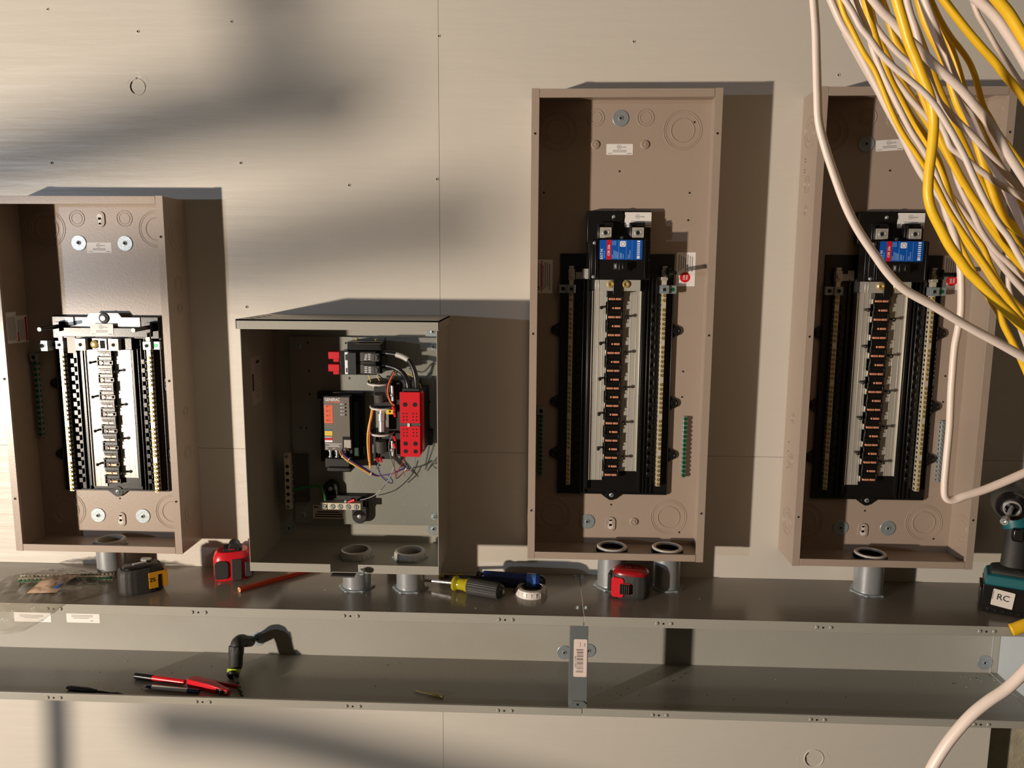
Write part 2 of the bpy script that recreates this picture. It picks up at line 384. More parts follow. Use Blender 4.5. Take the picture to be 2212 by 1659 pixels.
    m.box(bx0, bx1, -.009, -.006, bz0, bz0+.004)
    nn = int((z_first-z_last)/.01905)
    for k in range(nn+1):                                            # scalloped hold-down rails
        z = z_last + .01905*k
        for x, sg in ((.1015,-1),(.2575,1)):
            m.box(x-.0045, x+.0045, -.0135, -.006, z-.0055, z+.0055); m.box(x+sg*.0045, x+sg*.0085, -.0115, -.006, z-.002, z+.002)
    ears = [(bx1, z_first-.066), (bx1, z_first-.22), (bx1, z_first-.333), (bx0, z_first-.066), (bx0, z_first-.22), (bx0, z_first-.333)] if main else [(bx0, z_first-.066),(bx0, z_first-.225),(bx1, z_first-.066),(bx1, z_first-.225)]
    for x, z in ears:
        sg = 1 if x > .2 else -1
        m.cyl((x+sg*.008, BY, z), (x+sg*.008, -.008, z), .010, seg=18); m.prism([(x-sg*.002, z-.018),(x+sg*.012, z-.008),(x+sg*.012, z+.008),(x-sg*.002, z+.018)], -.0075, BY)
        m.torus((x+sg*.008,-.008,z),(0,-1,0),.006,.0016,18,6)
    m.cyl((cx, BY, bz0-.002), (cx, -.008, bz0-.002), .012, seg=20); m.prism([(cx-.026,bz0+.002),(cx-.010,bz0-.010),(cx+.010,bz0-.010),(cx+.026,bz0+.002)], -.007, BY)
    if main: m.prism([(cx-.022,bz1-.002),(cx+.022,bz1-.002),(cx+.022,bz1+.085),(cx-.022,bz1+.085)], -.006, BY)
    m.build('bus_base', root, bevel=.0007)
    screw_head(.005).build('screw', root, (cx, -.008, bz0-.002))
    # ---- aluminium pans with long ridges
    zt = z_first + .0165
    for x0, x1, z0 in ((.1285,.158,z_last-.0145), (.191,.2315,z_last+.006)):
        m = M('aluminium'); m.box(x0, x1, -.0085, -.0065, z0, zt)
        for k in range(3): 
            xx = x0 + (x1-x0)*(.16+.3*k); m.box(xx, xx+.0020, -.0089, -.0085, z0, zt)
        m.box(x0 if x0 < .15 else x1-.0015, x0+.0015 if x0 < .15 else x1, -.012, -.0085, z0, zt)
        m.build('bus_pan', root, bevel=.0004)
    # ---- bus stabs
    pr = []
    for kind in (0, 1):
        m = M('black_plastic', 'copper', 'aluminium')
        m.box(-.0175, .0155, -.0160, -.006, -.0060, .0130); m.box(-.0175, .0145, -.0185, -.006, .0045, .0140); m.box(-.0175, -.0150, -.021, -.006, -.0045, .0148) if kind else m.box(.0120, .0155, -.021, -.006, -.0045, .0148)
        m.box(-.0185, .0165, -.0215, -.0175, .0120, .0140)
        m.box(-.016, .0140, -.0215, -.0175, .0050, .0066)
        if kind: m.box(-.0150, -.007, -.0185, -.006, -.0045, .0045)
        else: m.m('aluminium').prism([(-.0185,-.0065),(-.0185,.0062),(-.0145,.0026),(-.0145,-.0026)], -.0135, -.006)
        m.m('copper'); a = -.0065 if kind else -.0145
        m.box(a, -.0012 if not kind else -.0035, -.0205, -.006, -.0022, .0022); m.box(.0004 if not kind else -.0015, .0110 if not kind else .0105, -.0205, -.006, -.0022, .0022)
        m.m('black_plastic').box(-.0012, .0004, -.0195, -.006, -.0030, .0030)
        pr.append(m)
    prot = {}
    for k in range(nst):
        z = z_first - k*(z_first-z_last)/(nst-1)
        if k%2 not in prot: prot[k%2] = pr[k%2].build('bus_stab', root, (.1745+.003, 0, z), bevel=.0004)
        else: clone(prot[k%2], root, (.1745+.003, 0, z))
    pg = None
    for k in range(nst):
        if k%4 in (1, 2):
            z = z_first - k*(z_first-z_last)/(nst-1)+.001; x = .1475 if k%4 == 1 else .2015
            if pg is None:
                m = M('black_plastic'); m.cyl((0,-.006,0),(0,-.024,0),.0028,.0022,12); m.ball((0,-.024,0),.0036,seg=10); pg = m.build('peg', root, (x, 0, z))
            else: clone(pg, root, (x, 0, z))
    # ---- neutral bars
    zn0, zn1 = z_last-.023, z_first+.020
    cnt = int((zn1-zn0)/.0098)
    for x in (.0845, .2765):
        m = M('bright_bar', 'hole'); m.box(-.0045,.0045,-.0125,0,zn0,zn1+.030)
        for k in range(cnt): 
            m.m('hole').box(-.0047, .0047, -.010, -.003, zn0+.0098*(k+.28), zn0+.0098*(k+.72))
        nb = m.build('neutral_bar', root, (x, -.010, 0), bevel=.0003)
        s0 = None
        for k in range(cnt):
            loc = (0, -.0125, zn0 + .0098*(k+.5))
            if k % 8 == 7:
                continue
            if s0 is None:
                q = M('brass', 'hole'); q.lathe([(.0036,0),(.0036,.0016),(.003,.0024),(.0002,.0024)], (0,0,0), (0,-1,0), 12)
                q.m('hole').T = Matrix.Rotation(.8, 4, 'Y'); q.box(-.003,.003,-.0027,-.0021,-.0005,.0005); s0 = q.build('terminal_screw', nb, loc)
            else: clone(s0, nb, loc)
        sg = -1 if x < .2 else 1
        q = M('zinc', 'hole', 'green_screw'); q.box(-.0085, .0085, -.018, 0, -.0085, .0085); q.m('hole').disc(.0*sg, -.018, 0, .0036, .0003); q.m('zinc').torus((0,-.0182,0),(0,-1,0),.0048,.0008,18)
        q.box(sg*.0085, sg*.025, -.012, -.004, -.0085, .0085); q.m('hole' if sg < 0 else 'green_screw').disc(sg*.017, -.012, 0, .0042, .0005)
        q.build('lug', nb, (0, 0, zn1+.0005), bevel=.0007)
        q = M('aluminium', 'brass'); q.box(-.0065,.0065,-.014,0,-.011,.011); q.cyl((0,-.014,0),(0,-.019,0),.0055,seg=16); q.box(-.005,.005,-.012,0,.011,.018)
        q.build('bonding_clip', nb, (0, 0, zn1+.030), bevel=.0007)
    if main:
        # ---- main breaker with lugs
        mb_z0, mb_z1 = z_first+.043, bz1+.086
        m = M('black_plastic')
        m.box(.1150,.2440,-.028,-.006, z_first+.115, mb_z1)
        m.box(.1190,.2400,-.062,-.028, z_first+.040, z_first+.1195)
        m.box(.1320,.2300,-.082,-.062, z_first+.042, z_first+.1195)
        m.box(.1220,.2360,-.074,-.062, z_first+.044, z_first+.119)
        for x in (.1300,.1345,.2270): m.box(x-.0007,x+.0007,-.0845,-.074,z_first+.044,z_first+.120)
        for x in (.1505,.2150):
            m.box(x-.0155,x+.0155,-.044,-.028,z_first+.1195,z_first+.155)
            for s_ in (-1,1): m.box(x+s_*.0135-.0012,x+s_*.0135+.0012,-.054,-.044,z_first+.122,z_first+.150)
        m.box(.158,.206,-.046,-.028,z_first+.118,z_first+.128)
        m.cyl((.176,-.028,mb_z1-.012),(.176,-.032,mb_z1-.012),.0125,seg=20)
        mb = m.build('main_breaker', root, bevel=.0012)
        q = M('black_plastic'); q.box(-.010,.012,-.006,0,-.009,.009); q.box(-.004,.006,-.017,-.004,-.0065,.0065); q.build('handle', mb, (.1855,-.082,z_first+.067), bevel=.001)
        q = M('dark_gray','white_ink'); q.box(-.0035,.0035,-.0004,0,-.006,.006); q.m('white_ink').text('200', .0045, .0004, -.0005, 0, PI/2); q.build('rating_mark', mb, (.1690,-.082,z_first+.067))
        q = M('plastic_gray'); q.prism([(-.014,-.011),(.012,-.011),(.012,.010),(-.001,.010),(-.001,.003),(-.014,.003)], -.001, 0); q.build('shield', mb, (.1075,-.010,z_first+.052))
        for x in (.1505,.2150):
            q = M('aluminium','hole'); q.box(-.0115,.0115,-.014,0,-.0105,.0105); q.m('hole').disc(0,-.014,0,.0052,.0004,20); q.m('aluminium').torus((0,-.0142,0),(0,-1,0),.0064,.0011,24); q.m('zinc').torus((0,-.0143,0),(0,-1,0),.0045,.0008,24)
            q.build('lug', mb, (x,-.044,z_first+.134), bevel=.001)
        for x, y, z in ((.1275,-.074,z_first+.113),(.1265,-.074,z_first+.046),(.2345,-.062,z_first+.080),(.168,-.032,mb_z1-.012),(.184,-.046,z_first+.124)):
            screw_head(.0036, 'zinc', False).build('screw', mb, (x, y, z))
        q = M('blue_label','red_label','white_ink','pale_blue_ink','gray_ink')
        w_, h_ = .0425, .0193
        q.rrect(-w_, w_, -h_, h_, .0025, -.0003, 0)
        q.m('red_label').box(-w_+.0145, -w_+.0235, -.0005, -.0003, -h_, h_); q.m('white_ink')
        q.text('EAT·N', .0072, -w_+.0050, -.0006, -.0085, PI/2); q.text('CSR 25k', .0062, -w_+.0190, -.0006, -.001, PI/2)
        for k in range(9): q.box(w_-.0105, w_-.0048, -.0005, -.0003, -h_+.002+k*.0040, -h_+.002+k*.0040+(.0034 if k in (0,8) else .0022))
        q.rrect(-.0018,.0096,.0060,.0172,.0022,-.0006,-.0003)
        q.m('gray_ink').torus((.0039,-.0006,.0116),(0,-1,0),.0034,.0005,16,4)
        q.m('pale_blue_ink').box(-.0042,-.0037,-.0005,-.0003,-h_,h_); q.box(.0107,.0112,-.0005,-.0003,-h_,h_); q.box(.0220,.0224,-.0005,-.0003,-h_,h_)
        q.box(-w_+.0095,-w_+.0105,-.0005,-.0003,-.016,-.002)
        for k in range(10):
            x = (-.0170,-.0140,-.0112,-.0085,-.0062,-.0012,.0010,.0045,.0142,.0175)[k]; q.box(x, x+.0013, -.0005, -.0003, -h_+.002, -h_+.010+.0012*((k*7)%8)); 
            if k < 3: q.box(x, x+.0012, -.0005, -.0003, h_*.45, h_*.9)
        q.build('breaker_label', root, (.1765+.0025, -.0823, z_first+.0995))
        # white listing label above right lug, bus links below breaker
        ul_label(root, .2175, mb_z1-.018, -.0285, .054, .030)
        for x0, x1 in ((.1335,.171),(.188,.226)):
            q = M('aluminium','brass'); q.box(x0,x1,-.034,-.006,z_first+.017,z_first+.043); q.box(x0+.006,x0+.0075,-.0348,-.034,z_first+.017,z_first+.043)
            bo = q.build('bus_link', root, bevel=.0008)
            xs = x1-.006 if x0 < .15 else x0+.008
            q = M('brass','hole'); q.lathe([(.0078,0),(.0078,.003),(.0060,.0044),(.0036,.0044),(.003,.002),(.0002,.002)], (0,0,0), (0,-1,0), 20); q.build('bolt', bo, (xs,-.034,z_first+.031))
        q = M('black_plastic'); q.box(.1700,.1890,-.038,-.006,z_first+.010,z_first+.043); q.box(.158,.191,-.024,-.006,z_first+.004,z_first+.020); q.build('phase_barrier', root, bevel=.0008)
        q = M('black_plastic'); q.cyl((0,0,0),(.003,-.052,.0),.0045,seg=12); q.box(-.006,.004,-.006,.006,-.010,.010); q.build('lug_stub', root, (.284,-.030,z_first+.055))
    else:
        # ---- main lug block across the top
        zt = bz1
        m = M('black_plastic'); m.box(bx0+.004,bx1+.002,-.020,-.006,zt-.048,zt-.001); m.box(bx0+.020,bx1-.018,-.030,-.020,zt-.044,zt-.024)
        m.box(.128,.243,-.026,-.006,zt-.072,zt-.046); m.build('lug_block', root, bevel=.001)
        m = M('aluminium'); m.prism([(.122,zt-.022),(.122,zt-.002),(.146,zt-.002),(.152,zt+.007),(.215,zt+.007),(.222,zt-.002),(.245,zt-.002),(.262,zt-.002),(.262,zt-.022)], -.022, -.0195); m.box(.098,.1165,-.0225,-.0195,zt-.020,zt-.002)
        st = m.build('cross_strap', root, bevel=.0006)
        q = M('zinc','hole'); q.lathe([(.011,0),(.011,.001),(.0065,.004),(.0055,.006),(.0002,.0065)], (0,0,0), (0,-1,0), 20); q.m('hole').torus((0,-.001,0),(0,-1,0),.0105,.0012,24); q.build('screw', st, (.184,-.022,zt-.004))
        ul_label(root, .182, zt-.028, -.0305, .050, .025)
        for x, x2 in ((.137,-1),(.209,1)):
            q = M('aluminium','hole'); q.box(-.0108,.0108,-.032,0,-.0125,.0125); q.m('hole').disc(0,-.032,0,.0042,.0004,18); q.m('brass').torus((0,-.0322,0),(0,-1,0),.0058,.001,22); q.build('lug', root, (x,-.006,zt-.060), bevel=.0008)
        q = M('brass'); q.lathe([(.009,0),(.0085,.004),(.004,.006),(.0002,.006)], (0,0,0), (0,-1,0), 20); q.build('bolt', root, (.1625,-.026,zt-.060))
        q = M('chrome','hole'); q.box(-.0085,.0085,-.004,0,-.012,.012); q.m('hole').box(-.0058,.0058,-.0043,-.004,-.009,.009); q.build('jumper', root, (.181,-.026,zt-.060), bevel=.0005)
        q = M('black_plastic'); q.cyl((0,0,0),(-.003,-.060,-.002),.0045,seg=12); q.box(-.006,.006,-.008,.006,-.010,.010); q.build('lug_stub', root, (.087,-.030,zt-.022)); q.build('lug_stub', root, (.285,-.030,zt-.022))
        for x in (.0665+.02,):
            q = M('zinc','hole'); q.box(-.011,.011,-.020,0,-.011,.011); q.m('hole').disc(0,-.02,0,.0045,.0004); q.m('zinc').torus((0,-.0202,0),(0,-1,0),.0058,.001,22); q.build('lug', root, (.0560,-.022,zt-.063), bevel=.0008)
        q = M('plastic_gray'); q.box(-.009,.009,-.0012,0,-.018,.018); q.build('spacer', root, (.1075,-.021,zt-.062))
    # conduit nipples through the floor
    return root
load_center(0.1502, -.4215, .9401, 'tall open breaker panel right of the gray switch box, nothing hanging in front of it', True, 21, .5375, .1615, (.1155,.6308),
    [(.1795,.9028),(.1285,.0510)], [(.1795,.0460,1)], [(.1290,.9040),(.2297,.9040)], [(.1290,.8510),(.2300,.8510),(.2300,.0525)], [(.054,.877),(.3055,.8790),(.054,.066),(.3055,.0640)],
    [(.1790,.8416,0)], [(.3325,.156,.289,14,False,'green_screw'),(.0245,.156,.290,14,True,'green_screw')], ())
load_center(0.6957, -.4249, .9456, 'tall open breaker panel on the far right behind the hanging yellow and white cables', True, 21, .5405, .1635, (.1170,.6345),
    [(.1285,.8560),(.1305,.0515),(.2310,.0520)], [(.1765,.9063,-1),(.1780,.0460,1)], [(.1290,.9080)], [], [(.054,.880),(.3055,.880),(.054,.066),(.3060,.0660)],
    [(.1755,.8532,-.06)], [(.3255,.158,.291,14,False,'zinc')], ())
load_center(-.9469, -.4279, .7439, 'shorter open breaker panel on the far left without a main breaker, its metal bars glaring', False, 16, .4165, .1340, (.1095,.4990),
    [(.1285,.6539),(.2295,.6534),(.1275,.0503),(.2303,.0501)], [(.1785,.7037,-1),(.1797,.0415,1)], [(.1275,.7056),(.2312,.7058)], [], [(.062,.684),(.3000,.6838),(.060,.061),(.2990,.0611)],
    [(.1720,.6443,0)], [(.0165,.23,.40,14,True,'green_screw')], ())
# ------------------------------------------------------------------ generator transfer switch box
QX, QZ, QW, QH, QD = -.4066, -.4288, .3823, .5070, .1802
t2 = thing('transfer_switch', (QX, 0, QZ), 'gray generator transfer switch box with a red terminal cover and open front', 'electrical box')
m = M('gray_paint')
m.box(0, QW, -T, 0, 0, QH); m.box(0, T, -QD, -T, 0, QH); m.box(QW-T, QW, -QD, -T, 0, QH); m.box(T, QW-T, -QD, -T, 0, T); m.box(T, QW-T, -QD, -T, QH-T-.004, QH-.004)
enc2 = m.build('enclosure', t2, bevel=.0005)
m = M('gray_paint', 'hole'); m.box(-.006, QW+.004, -QD-.004, 0, QH-.003, QH); m.box(-.006, QW+.004, -QD-.004, -QD-.0024, QH-.019, QH); m.box(QW+.0024, QW+.004, -QD-.004, -.02, QH-.018, QH); m.box(-.006, -.0044, -QD-.004, -.02, QH-.018, QH)
for k in range(4): m.m('hole').box(.012+k*.001, .020+k*.001, -.160+k*.030, -.150+k*.030, QH, QH+.0003)
m.build('rain_lid', t2, bevel=.0008)
m = M('gray_paint'); m.prism([(0,0),(.164,0),(.164,.018),(.0,.018)], -QD-.0012, -QD); m.prism([(.2196,0),(QW,0),(QW,.018),(.2196,.018)], -QD-.0012, -QD); m.build('front_flange', t2, bevel=.0005)
m = M('dark_gray'); m.box(.166,.214,-QD-.010,-QD+.03,-.0035,-.002); m.box(.166,.214,-QD-.010,-QD-.009,-.006,-.002); m.build('latch_tab', t2, bevel=.0004)
q = M('zinc','hole'); q.lathe([(.003,0),(.003,.010),(.0062,.010),(.0062,.016),(.0055,.0165),(.0002,.0165)], (0,0,0), (-.2,-1,-.15), 20); q.T = Matrix.Translation((-.0036,-.0163,-.0027)); q.m('hole').box(-.005,.005,-.0007,0,-.0006,.0006); q.build('thumb_screw', t2, (.232,-QD-.001,.010))
def L2(u, v, y): p = at(u, v, y); return Vector((p.x-QX, y, p.z-QZ))
m = M('plate_steel', 'hole', 'zinc'); m.box(.041,.366,-.0145,-.0125,.0455,.4600)
for u, v in ((665,740),(667,801),(669,851),(755,817),(650,924),(662,924),(770,935),(815,741),(747,741),(928,868),(820,1005),(775,1120)): p = L2(u,v,-.0145); m.m('hole').disc(p.x,-.0145,p.z,.0022,.0003,10)
for u, v in ((873,1070),(873,1092),(923,1091),(876,1128)):
    p = L2(u,v,-.0145); m.m('zinc').box(p.x-.005,p.x+.005,-.0148,-.0145,p.z-.0004,p.z+.0004); m.box(p.x-.0004,p.x+.0004,-.0148,-.0145,p.z-.005,p.z+.005)
m.m('plate_steel').box(.175,.247,-.018,-.0145,.447,.4595)
pl = m.build('mounting_plate', t2, bevel=.0005)
for u, v in ((646,746),(936,748),(656,1112),(938,1116)):
    p = L2(u,v,-.0145); q = M('zinc','hole'); q.lathe([(.0075,0),(.0075,.001),(.0048,.0012),(.0040,.0035),(.0002,.004)], (0,0,0), (0,-1,0), 18); q.m('hole').box(-.0028,.0028,-.0042,-.0036,-.0004,.0004); q.box(-.0004,.0004,-.0042,-.0036,-.0028,.0028); q.build('screw', pl, p)
for u, v in ((771,734),(813,734)):
    p = L2(u,v,-.018); q = M('brass'); q.ball((0,0,0),.0042,(1,.6,1)); q.build('screw', pl, p)
for u, v in ((625,1140),(937,1142),(935,716)): p = L2(u,v,-T); washer(t2, p.x, p.z, -T, .0150)
# data label on left inner side
m = M('plastic_gray','ink','gray_ink'); m.box(0,.0003,-.040,.014,-.0485,.0485)
m.m('ink').box(.0003,.0004,-.014,.004,.034,.040); m.box(.0003,.0004,-.036,-.028,-.020,.015)
m.m('gray_ink')
for k in range(12): m.box(.0003,.0004,-.024,.008-.003*(k%3),.026-k*.0055,.0275-k*.0055)
m.build('data_label', t2, (T, -.095, .378))
# two-pole breaker
def R2(u0, v0, u1, v1, y): a = L2(u0,v0,y); b = L2(u1,v1,y); return a.x, b.x, b.z, a.z
yb = -.098
x0,x1,z0,z1 = R2(734,759,802,810,yb)
m = M('black_plastic','dark_gray'); m.box(x0,x1+.010,yb,-.045,z0,z1); m.box(x1+.010,x1+.020,-.085,-.03,z0+.002,z1-.002)
m.prism([(x0+.012,z1),(x1+.018,z1),(x1+.016,z1+.014),(x0+.026,z1+.014)], -.085, -.045)
m.box(x0+.006,x1+.014,-.060,-.0145,z0-.002,z1+.016)
m.m('dark_gray').box(x0+.033,x0+.049,yb-.0008,yb,z0+.0275,z1-.002); m.box(x0+.033,x0+.049,yb-.0008,yb,z0+.003,z0+.0215); m.box(x0+.030,x1+.006,yb-.001,yb,z0+.0235,z0+.0255)
br = m.build('circuit_breaker', t2, bevel=.0009)
q = M('black_matte','white_ink','ink'); q.box(-.004,.013,-.008,0,-.022,.022); q.m('white_ink').box(-.0115,-.0035,-.0010,0,-.0225,.0225); q.m('ink').box(-.0105,-.0055,-.0013,-.001,.006,.018); q.box(-.0095,-.0065,-.0013,-.001,-.019,-.010); q.build('handle', br, (x0+.0215,yb-.0002,(z0+z1)/2), bevel=.0006)
q = M('dark_gray','white_ink'); q.box(0,.0165,-.0006,0,.005,.021); q.box(0,.0165,-.0006,0,-.021,-.005); q.m('white_ink')
for k in range(4):
    q.box(.0015+.0008*k,.0070+.0004*k,-.0008,-.0006,.0070+.0032*k,.0082+.0032*k); q.box(.010,.0150,-.0008,-.0006,-.0195+.0034*k,-.0180+.0034*k); q.box(.010,.0145,-.0008,-.0006,.0075+.0034*k,.0088+.0034*k); q.box(.002,.0075,-.0008,-.0006,-.0190+.0036*k,-.0176+.0036*k)
q.build('breaker_label', br, (x1-.0155,yb,(z0+z1)/2))
for dz in (.0125,-.0135):
    q = M('dark_gray','hole'); q.box(-.008,.008,-.004,.02,-.008,.008); q.lathe([(.0065,0),(.0065,.002),(.0002,.002)], (0,-.004,0), (0,-1,0), 18); q.m('hole').box(-.0008,.0008,-.0063,-.0058,-.006,.006); q.build('terminal', br, (x1+.0085,yb,(z0+z1)/2+dz), bevel=.0008)
for v0, v1 in ((760,782),(787,809)):
    a,b,c,d = R2(709,v0,733.5,v1,-.088)
    m = M('red_plastic'); m.box(a,b,-.088,-.060,c+.006,d); m.box(a+.010,b-.001,-.088,-.060,c,c+.0065); m.build('interlock_block', t2, bevel=.0007)
# big black conductors with a pale print mark
def wire(pts, r, mt, name='wire', parent=t2, sub=6, n=8, bands=None, rb=None):
    m = M(mt); m.sweep([L2(*p) for p in pts], r, rb, sub, n)
    if bands:
        for a, b_, mm in bands:
            P = smooth([L2(*p) for p in pts], sub); i0, i1 = int(a*(len(P)-1)), int(b_*(len(P)-1)); m.m(mm).sweep(P[i0:i1+1], r*1.05, None, 1, n)
    return m.build(name, parent)
wire([(815,764,-.08),(835,763,-.085),(860,767,-.09),(882,778,-.098),(893,796,-.105),(899,820,-.108),(901,850,-.105)], .0053, 'wire_black', 'power_conductor', n=12, bands=[(.33,.52,'plastic_gray')])
wire([(815,791,-.08),(835,790,-.085),(858,797,-.09),(873,810,-.097),(881,828,-.105),(883,850,-.105)], .0053, 'wire_black', 'power_conductor', n=12)
# controller module
ym = -.062
x0,x1,z0,z1 = R2(699,858,757,973,ym)
m = M('black_matte','green_board','hole'); m.box(x0-.012,x1+.022,-.030,-.0145,z0-.028,z1+.006); m.box(x0,x1+.0005,ym+.001,-.03,z0,z1+.002); m.box(x0-.022,x0-.004,-.034,-.0145,z1-.008,z1+.006); m.box(x0-.018,x0+.008,-.032,-.0145,z0-.032,z0+.018); m.m('green_board').box(x0-.012,x0-.001,-.045,-.03,z0+.02,z1-.010); m.box(x1+.003,x1+.012,-.040,-.03,z0-.02,z1-.012)
m.m('hole').disc(x1+.016,-.030,z0+.030,.003); m.disc(x0-.012,-.032,z0+.006,.003)
mo = m.build('controller_base', t2, bevel=.0008)
m = M('module_gray','white_ink','orange_label','yellow_label','red_label','teal_label','hole','wire_orange')
m.box(x0,x1,ym-.001,ym+.001,z0,z1); yy = ym-.0012; ww = x1-x0; hh = z1-z0
m.m('white_ink').text('GENERAC', .0086, x0+ww*.345, yy, z1-hh*.045, sx=.82); m.m('wire_orange').prism([(x0+.004,z1-.0100),(x0+ww*.64,z1-.0085),(x0+ww*.64,z1-.0108),(x0+.004,z1-.0105)], yy-.0001, yy+.0002)
m.m('orange_label').box(x0+.0005,x0+ww*.345,yy-.0002,yy,z1-hh*.49,z1-hh*.145)
m.m('yellow_label').box(x0+.0005,x0+ww*.31,yy-.0002,yy,z1-hh*.72,z1-hh*.635); m.m('teal_label').box(x0+.0005,x0+ww*.31,yy-.0002,yy,z1-hh*.63,z1-hh*.60); m.m('red_label').box(x0+.0005,x0+ww*.31,yy-.0002,yy,z1-hh*.805,z1-hh*.765); m.m('white_ink').box(x0+.0005,x0+ww*.31,yy-.0002,yy,z1-hh*.845,z1-hh*.81); m.box(x0+.0005,x0+ww*.29,yy-.0002,yy,z1-hh*.755,z1-hh*.745)
m.m('hole')
for k in range(4):
    m.m('hole').text('AC %d' % (k+1), .0042, x0+ww*.17, yy-.0004, z1-hh*(.17+.088*k)); m.box(x0+.001,x0+ww*.33,yy-.0004,yy-.0002,z1-hh*(.225+.088*k),z1-hh*(.223+.088*k))
    m.m('white_ink').text('AC %d' % (k+1), .0040, x0+ww*.72, yy, z1-hh*(.125+.066*k)); m.m('hole').disc(x0+ww*.85, yy, z1-hh*(.125+.066*k), .0018, .0006, 12)
m.m('white_ink').box(x0+.001,x0+ww*.66,yy-.0002,yy,z1-hh*.882,z1-hh*.874); m.box(x0+ww*.18,x0+ww*.55,yy-.0002,yy,z1-hh*.908,z1-hh*.900); m.box(x0+.002,x0+ww*.62,yy-.0002,yy,z1-hh*.932,z1-hh*.924); m.text('N2', .004, x0+ww*.08, yy, z1-hh*.965); m.text('N1', .004, x0+ww*.36, yy, z1-hh*.965)
m.build('controller_face', t2, bevel=.0003)
m = M('hole'); m.box(x1-.016,x1+.001,ym-.0016,ym,z0+.004,z0+.030); m.m('plastic_gray').box(x1-.012,x1+.003,ym-.006,ym,z0+.006,z0+.024); m.build('wire_connector', t2, bevel=.0008)
for k, xx in enumerate((.008,.022,.035)):
    q = M('zinc'); q.cyl((0,0,0),(0,0,-.016),.0028,seg=12); q.cyl((0,0,-.001),(0,0,-.004),.0045,seg=12); q.cyl((0,0,-.014),(0,0,-.018),.0045,seg=12); q.build('terminal_post', t2, (x0+xx,-.05,z0-.001))
m = M('black_matte'); m.box(x0-.002,x0+.052,-.060,-.0145,z0-.040,z0-.018); m.box(x0+.004,x0+.056,-.068,-.030,z0-.046,z0-.036); m.build('antenna_block', t2, bevel=.003)
# contactor: coils, plates, spacers
yc = -.070
def B2(m, u0, v0, u1, v1, ya, yb_): a,b,c,d = R2(u0,v0,u1,v1,ya); return m.box(a,b,ya,yb_,c,d)
m = M('black_matte','dark_gray'); B2(m,807,828,846,882,-.065,-.0145); B2(m,838,826,866,985,-.055,-.0145); B2(m,806,935,850,992,-.060,-.0145); B2(m,846,820,905,845,-.05,-.0145); B2(m,905,850,925,960,-.04,-.0145); B2(m,906,930,934,962,-.035,-.0145)
m.m('dark_gray').lathe([(.004,0),(.013,0),(.013,.018),(.004,.018)], L2(822,866,-.066), (0,-.3,1), 20); m.lathe([(.004,0),(.012,0),(.012,.026),(.004,.026)], L2(824,975,-.062), (0,-.2,1), 20)
m.build('contactor_coil', t2, bevel=.001)
for u, v, mm in ((824,881,'chrome'),(824,937,'zinc'),(818,829,'zinc')):
    p = L2(u,v,-.066); q = M('plastic_white','black_plastic'); q.lathe([(.001,0),(.0255,0),(.0262,.0010),(.0262,.0034),(.0250,.0040),(.001,.0040)], (0,.008,0), (0,-.12,1), 32); q.m('black_plastic').lathe([(.001,0),(.0245,0),(.0245,.0012),(.001,.0012)], (0,.008,.0040), (0,-.12,1), 32); q.build('contactor_plate', t2, p)  # white colour paints the lamp glint onto the metal plate edges
q = M('chrome'); p = L2(825,905,-.072); q.cyl(p-Vector((0,0,.026)), p-Vector((0,0,.004)), .0078,seg=20); q.cyl(p-Vector((0,0,.003)), p+Vector((0,0,.012)), .0092,seg=20); q.cyl(p+Vector((0,0,.012)), p+Vector((0,0,.020)), .006,seg=16); q.build('plunger', t2)
for v0, v1 in ((833,866),(952,984)):
    q = M('chrome'); p = L2(847,v0,-.066); e = L2(849,v1,-.066); q.cyl(p, e, .0032, seg=12); q.ball(L2(847,(v0+v1)/2+4,-.068), .0042); q.build('spring_post', t2)
q = M('yellow_label','hole'); B2(q,834,885,849,895,-.080,-.070); p = L2(842,889,-.0803); q.m('hole').disc(p.x,-.080,p.z,.0022,.0005); q.build('end_tag', t2, bevel=.0004)
for v in (937,958):
    q = M('plastic_gray'); B2(q,779,v-2,800,v+1,-.02,-.0145); q.build('plate_slot', t2)
# red cover
yr = -.125
a,b,c,d = R2(863,847,908,987,yr); w_ = b-a; h_ = d-c
m = M('red_plastic','hole','dark_gray','plastic_white')
mid = c + h_*.5
m.rrect(a,b,mid+.003,d,.0012,yr,yr+.004); m.rrect(a,b,c,mid-.003,.0012,yr,yr+.004); m.box(a+.002,b-.002,yr+.004,yr+.030,c+.001,d-.001); m.prism([(b,c+.002),(b+.004,c+.012),(b+.004,d-.004),(b,d)], yr+.006, yr+.03)
m.m('dark_gray').box(a-.001,b+.001,yr+.0005,yr+.003,mid-.0028,mid+.0028); m.m('plastic_white').box(a+w_*.38,a+w_*.50,yr-.002,yr+.001,mid-.004,mid+.003)
m.m('hole')
for fx in (.27,.76):
    for fz, r in ((.81,.0046),(.205,.0046),(.085,.0044)): m.disc(a+w_*fx, yr, c+h_*fz, r, .0004, 20)
for fx in (.18,.34,.66,.83):
    for fz in (.672,.622,.572,.428,.377,.326): m.disc(a+w_*fx, yr, c+h_*fz, .0015, .0004, 10)
m.build('terminal_cover', t2, bevel=.0006)
m = M('black_matte'); m.box(a+.001,b+.003,yr+.028,-.0145,c+.004,d-.002); m.box(a+.004,b-.002,yr+.010,yr+.03,d-.002,d+.006); m.build('terminal_block', t2, bevel=.001)
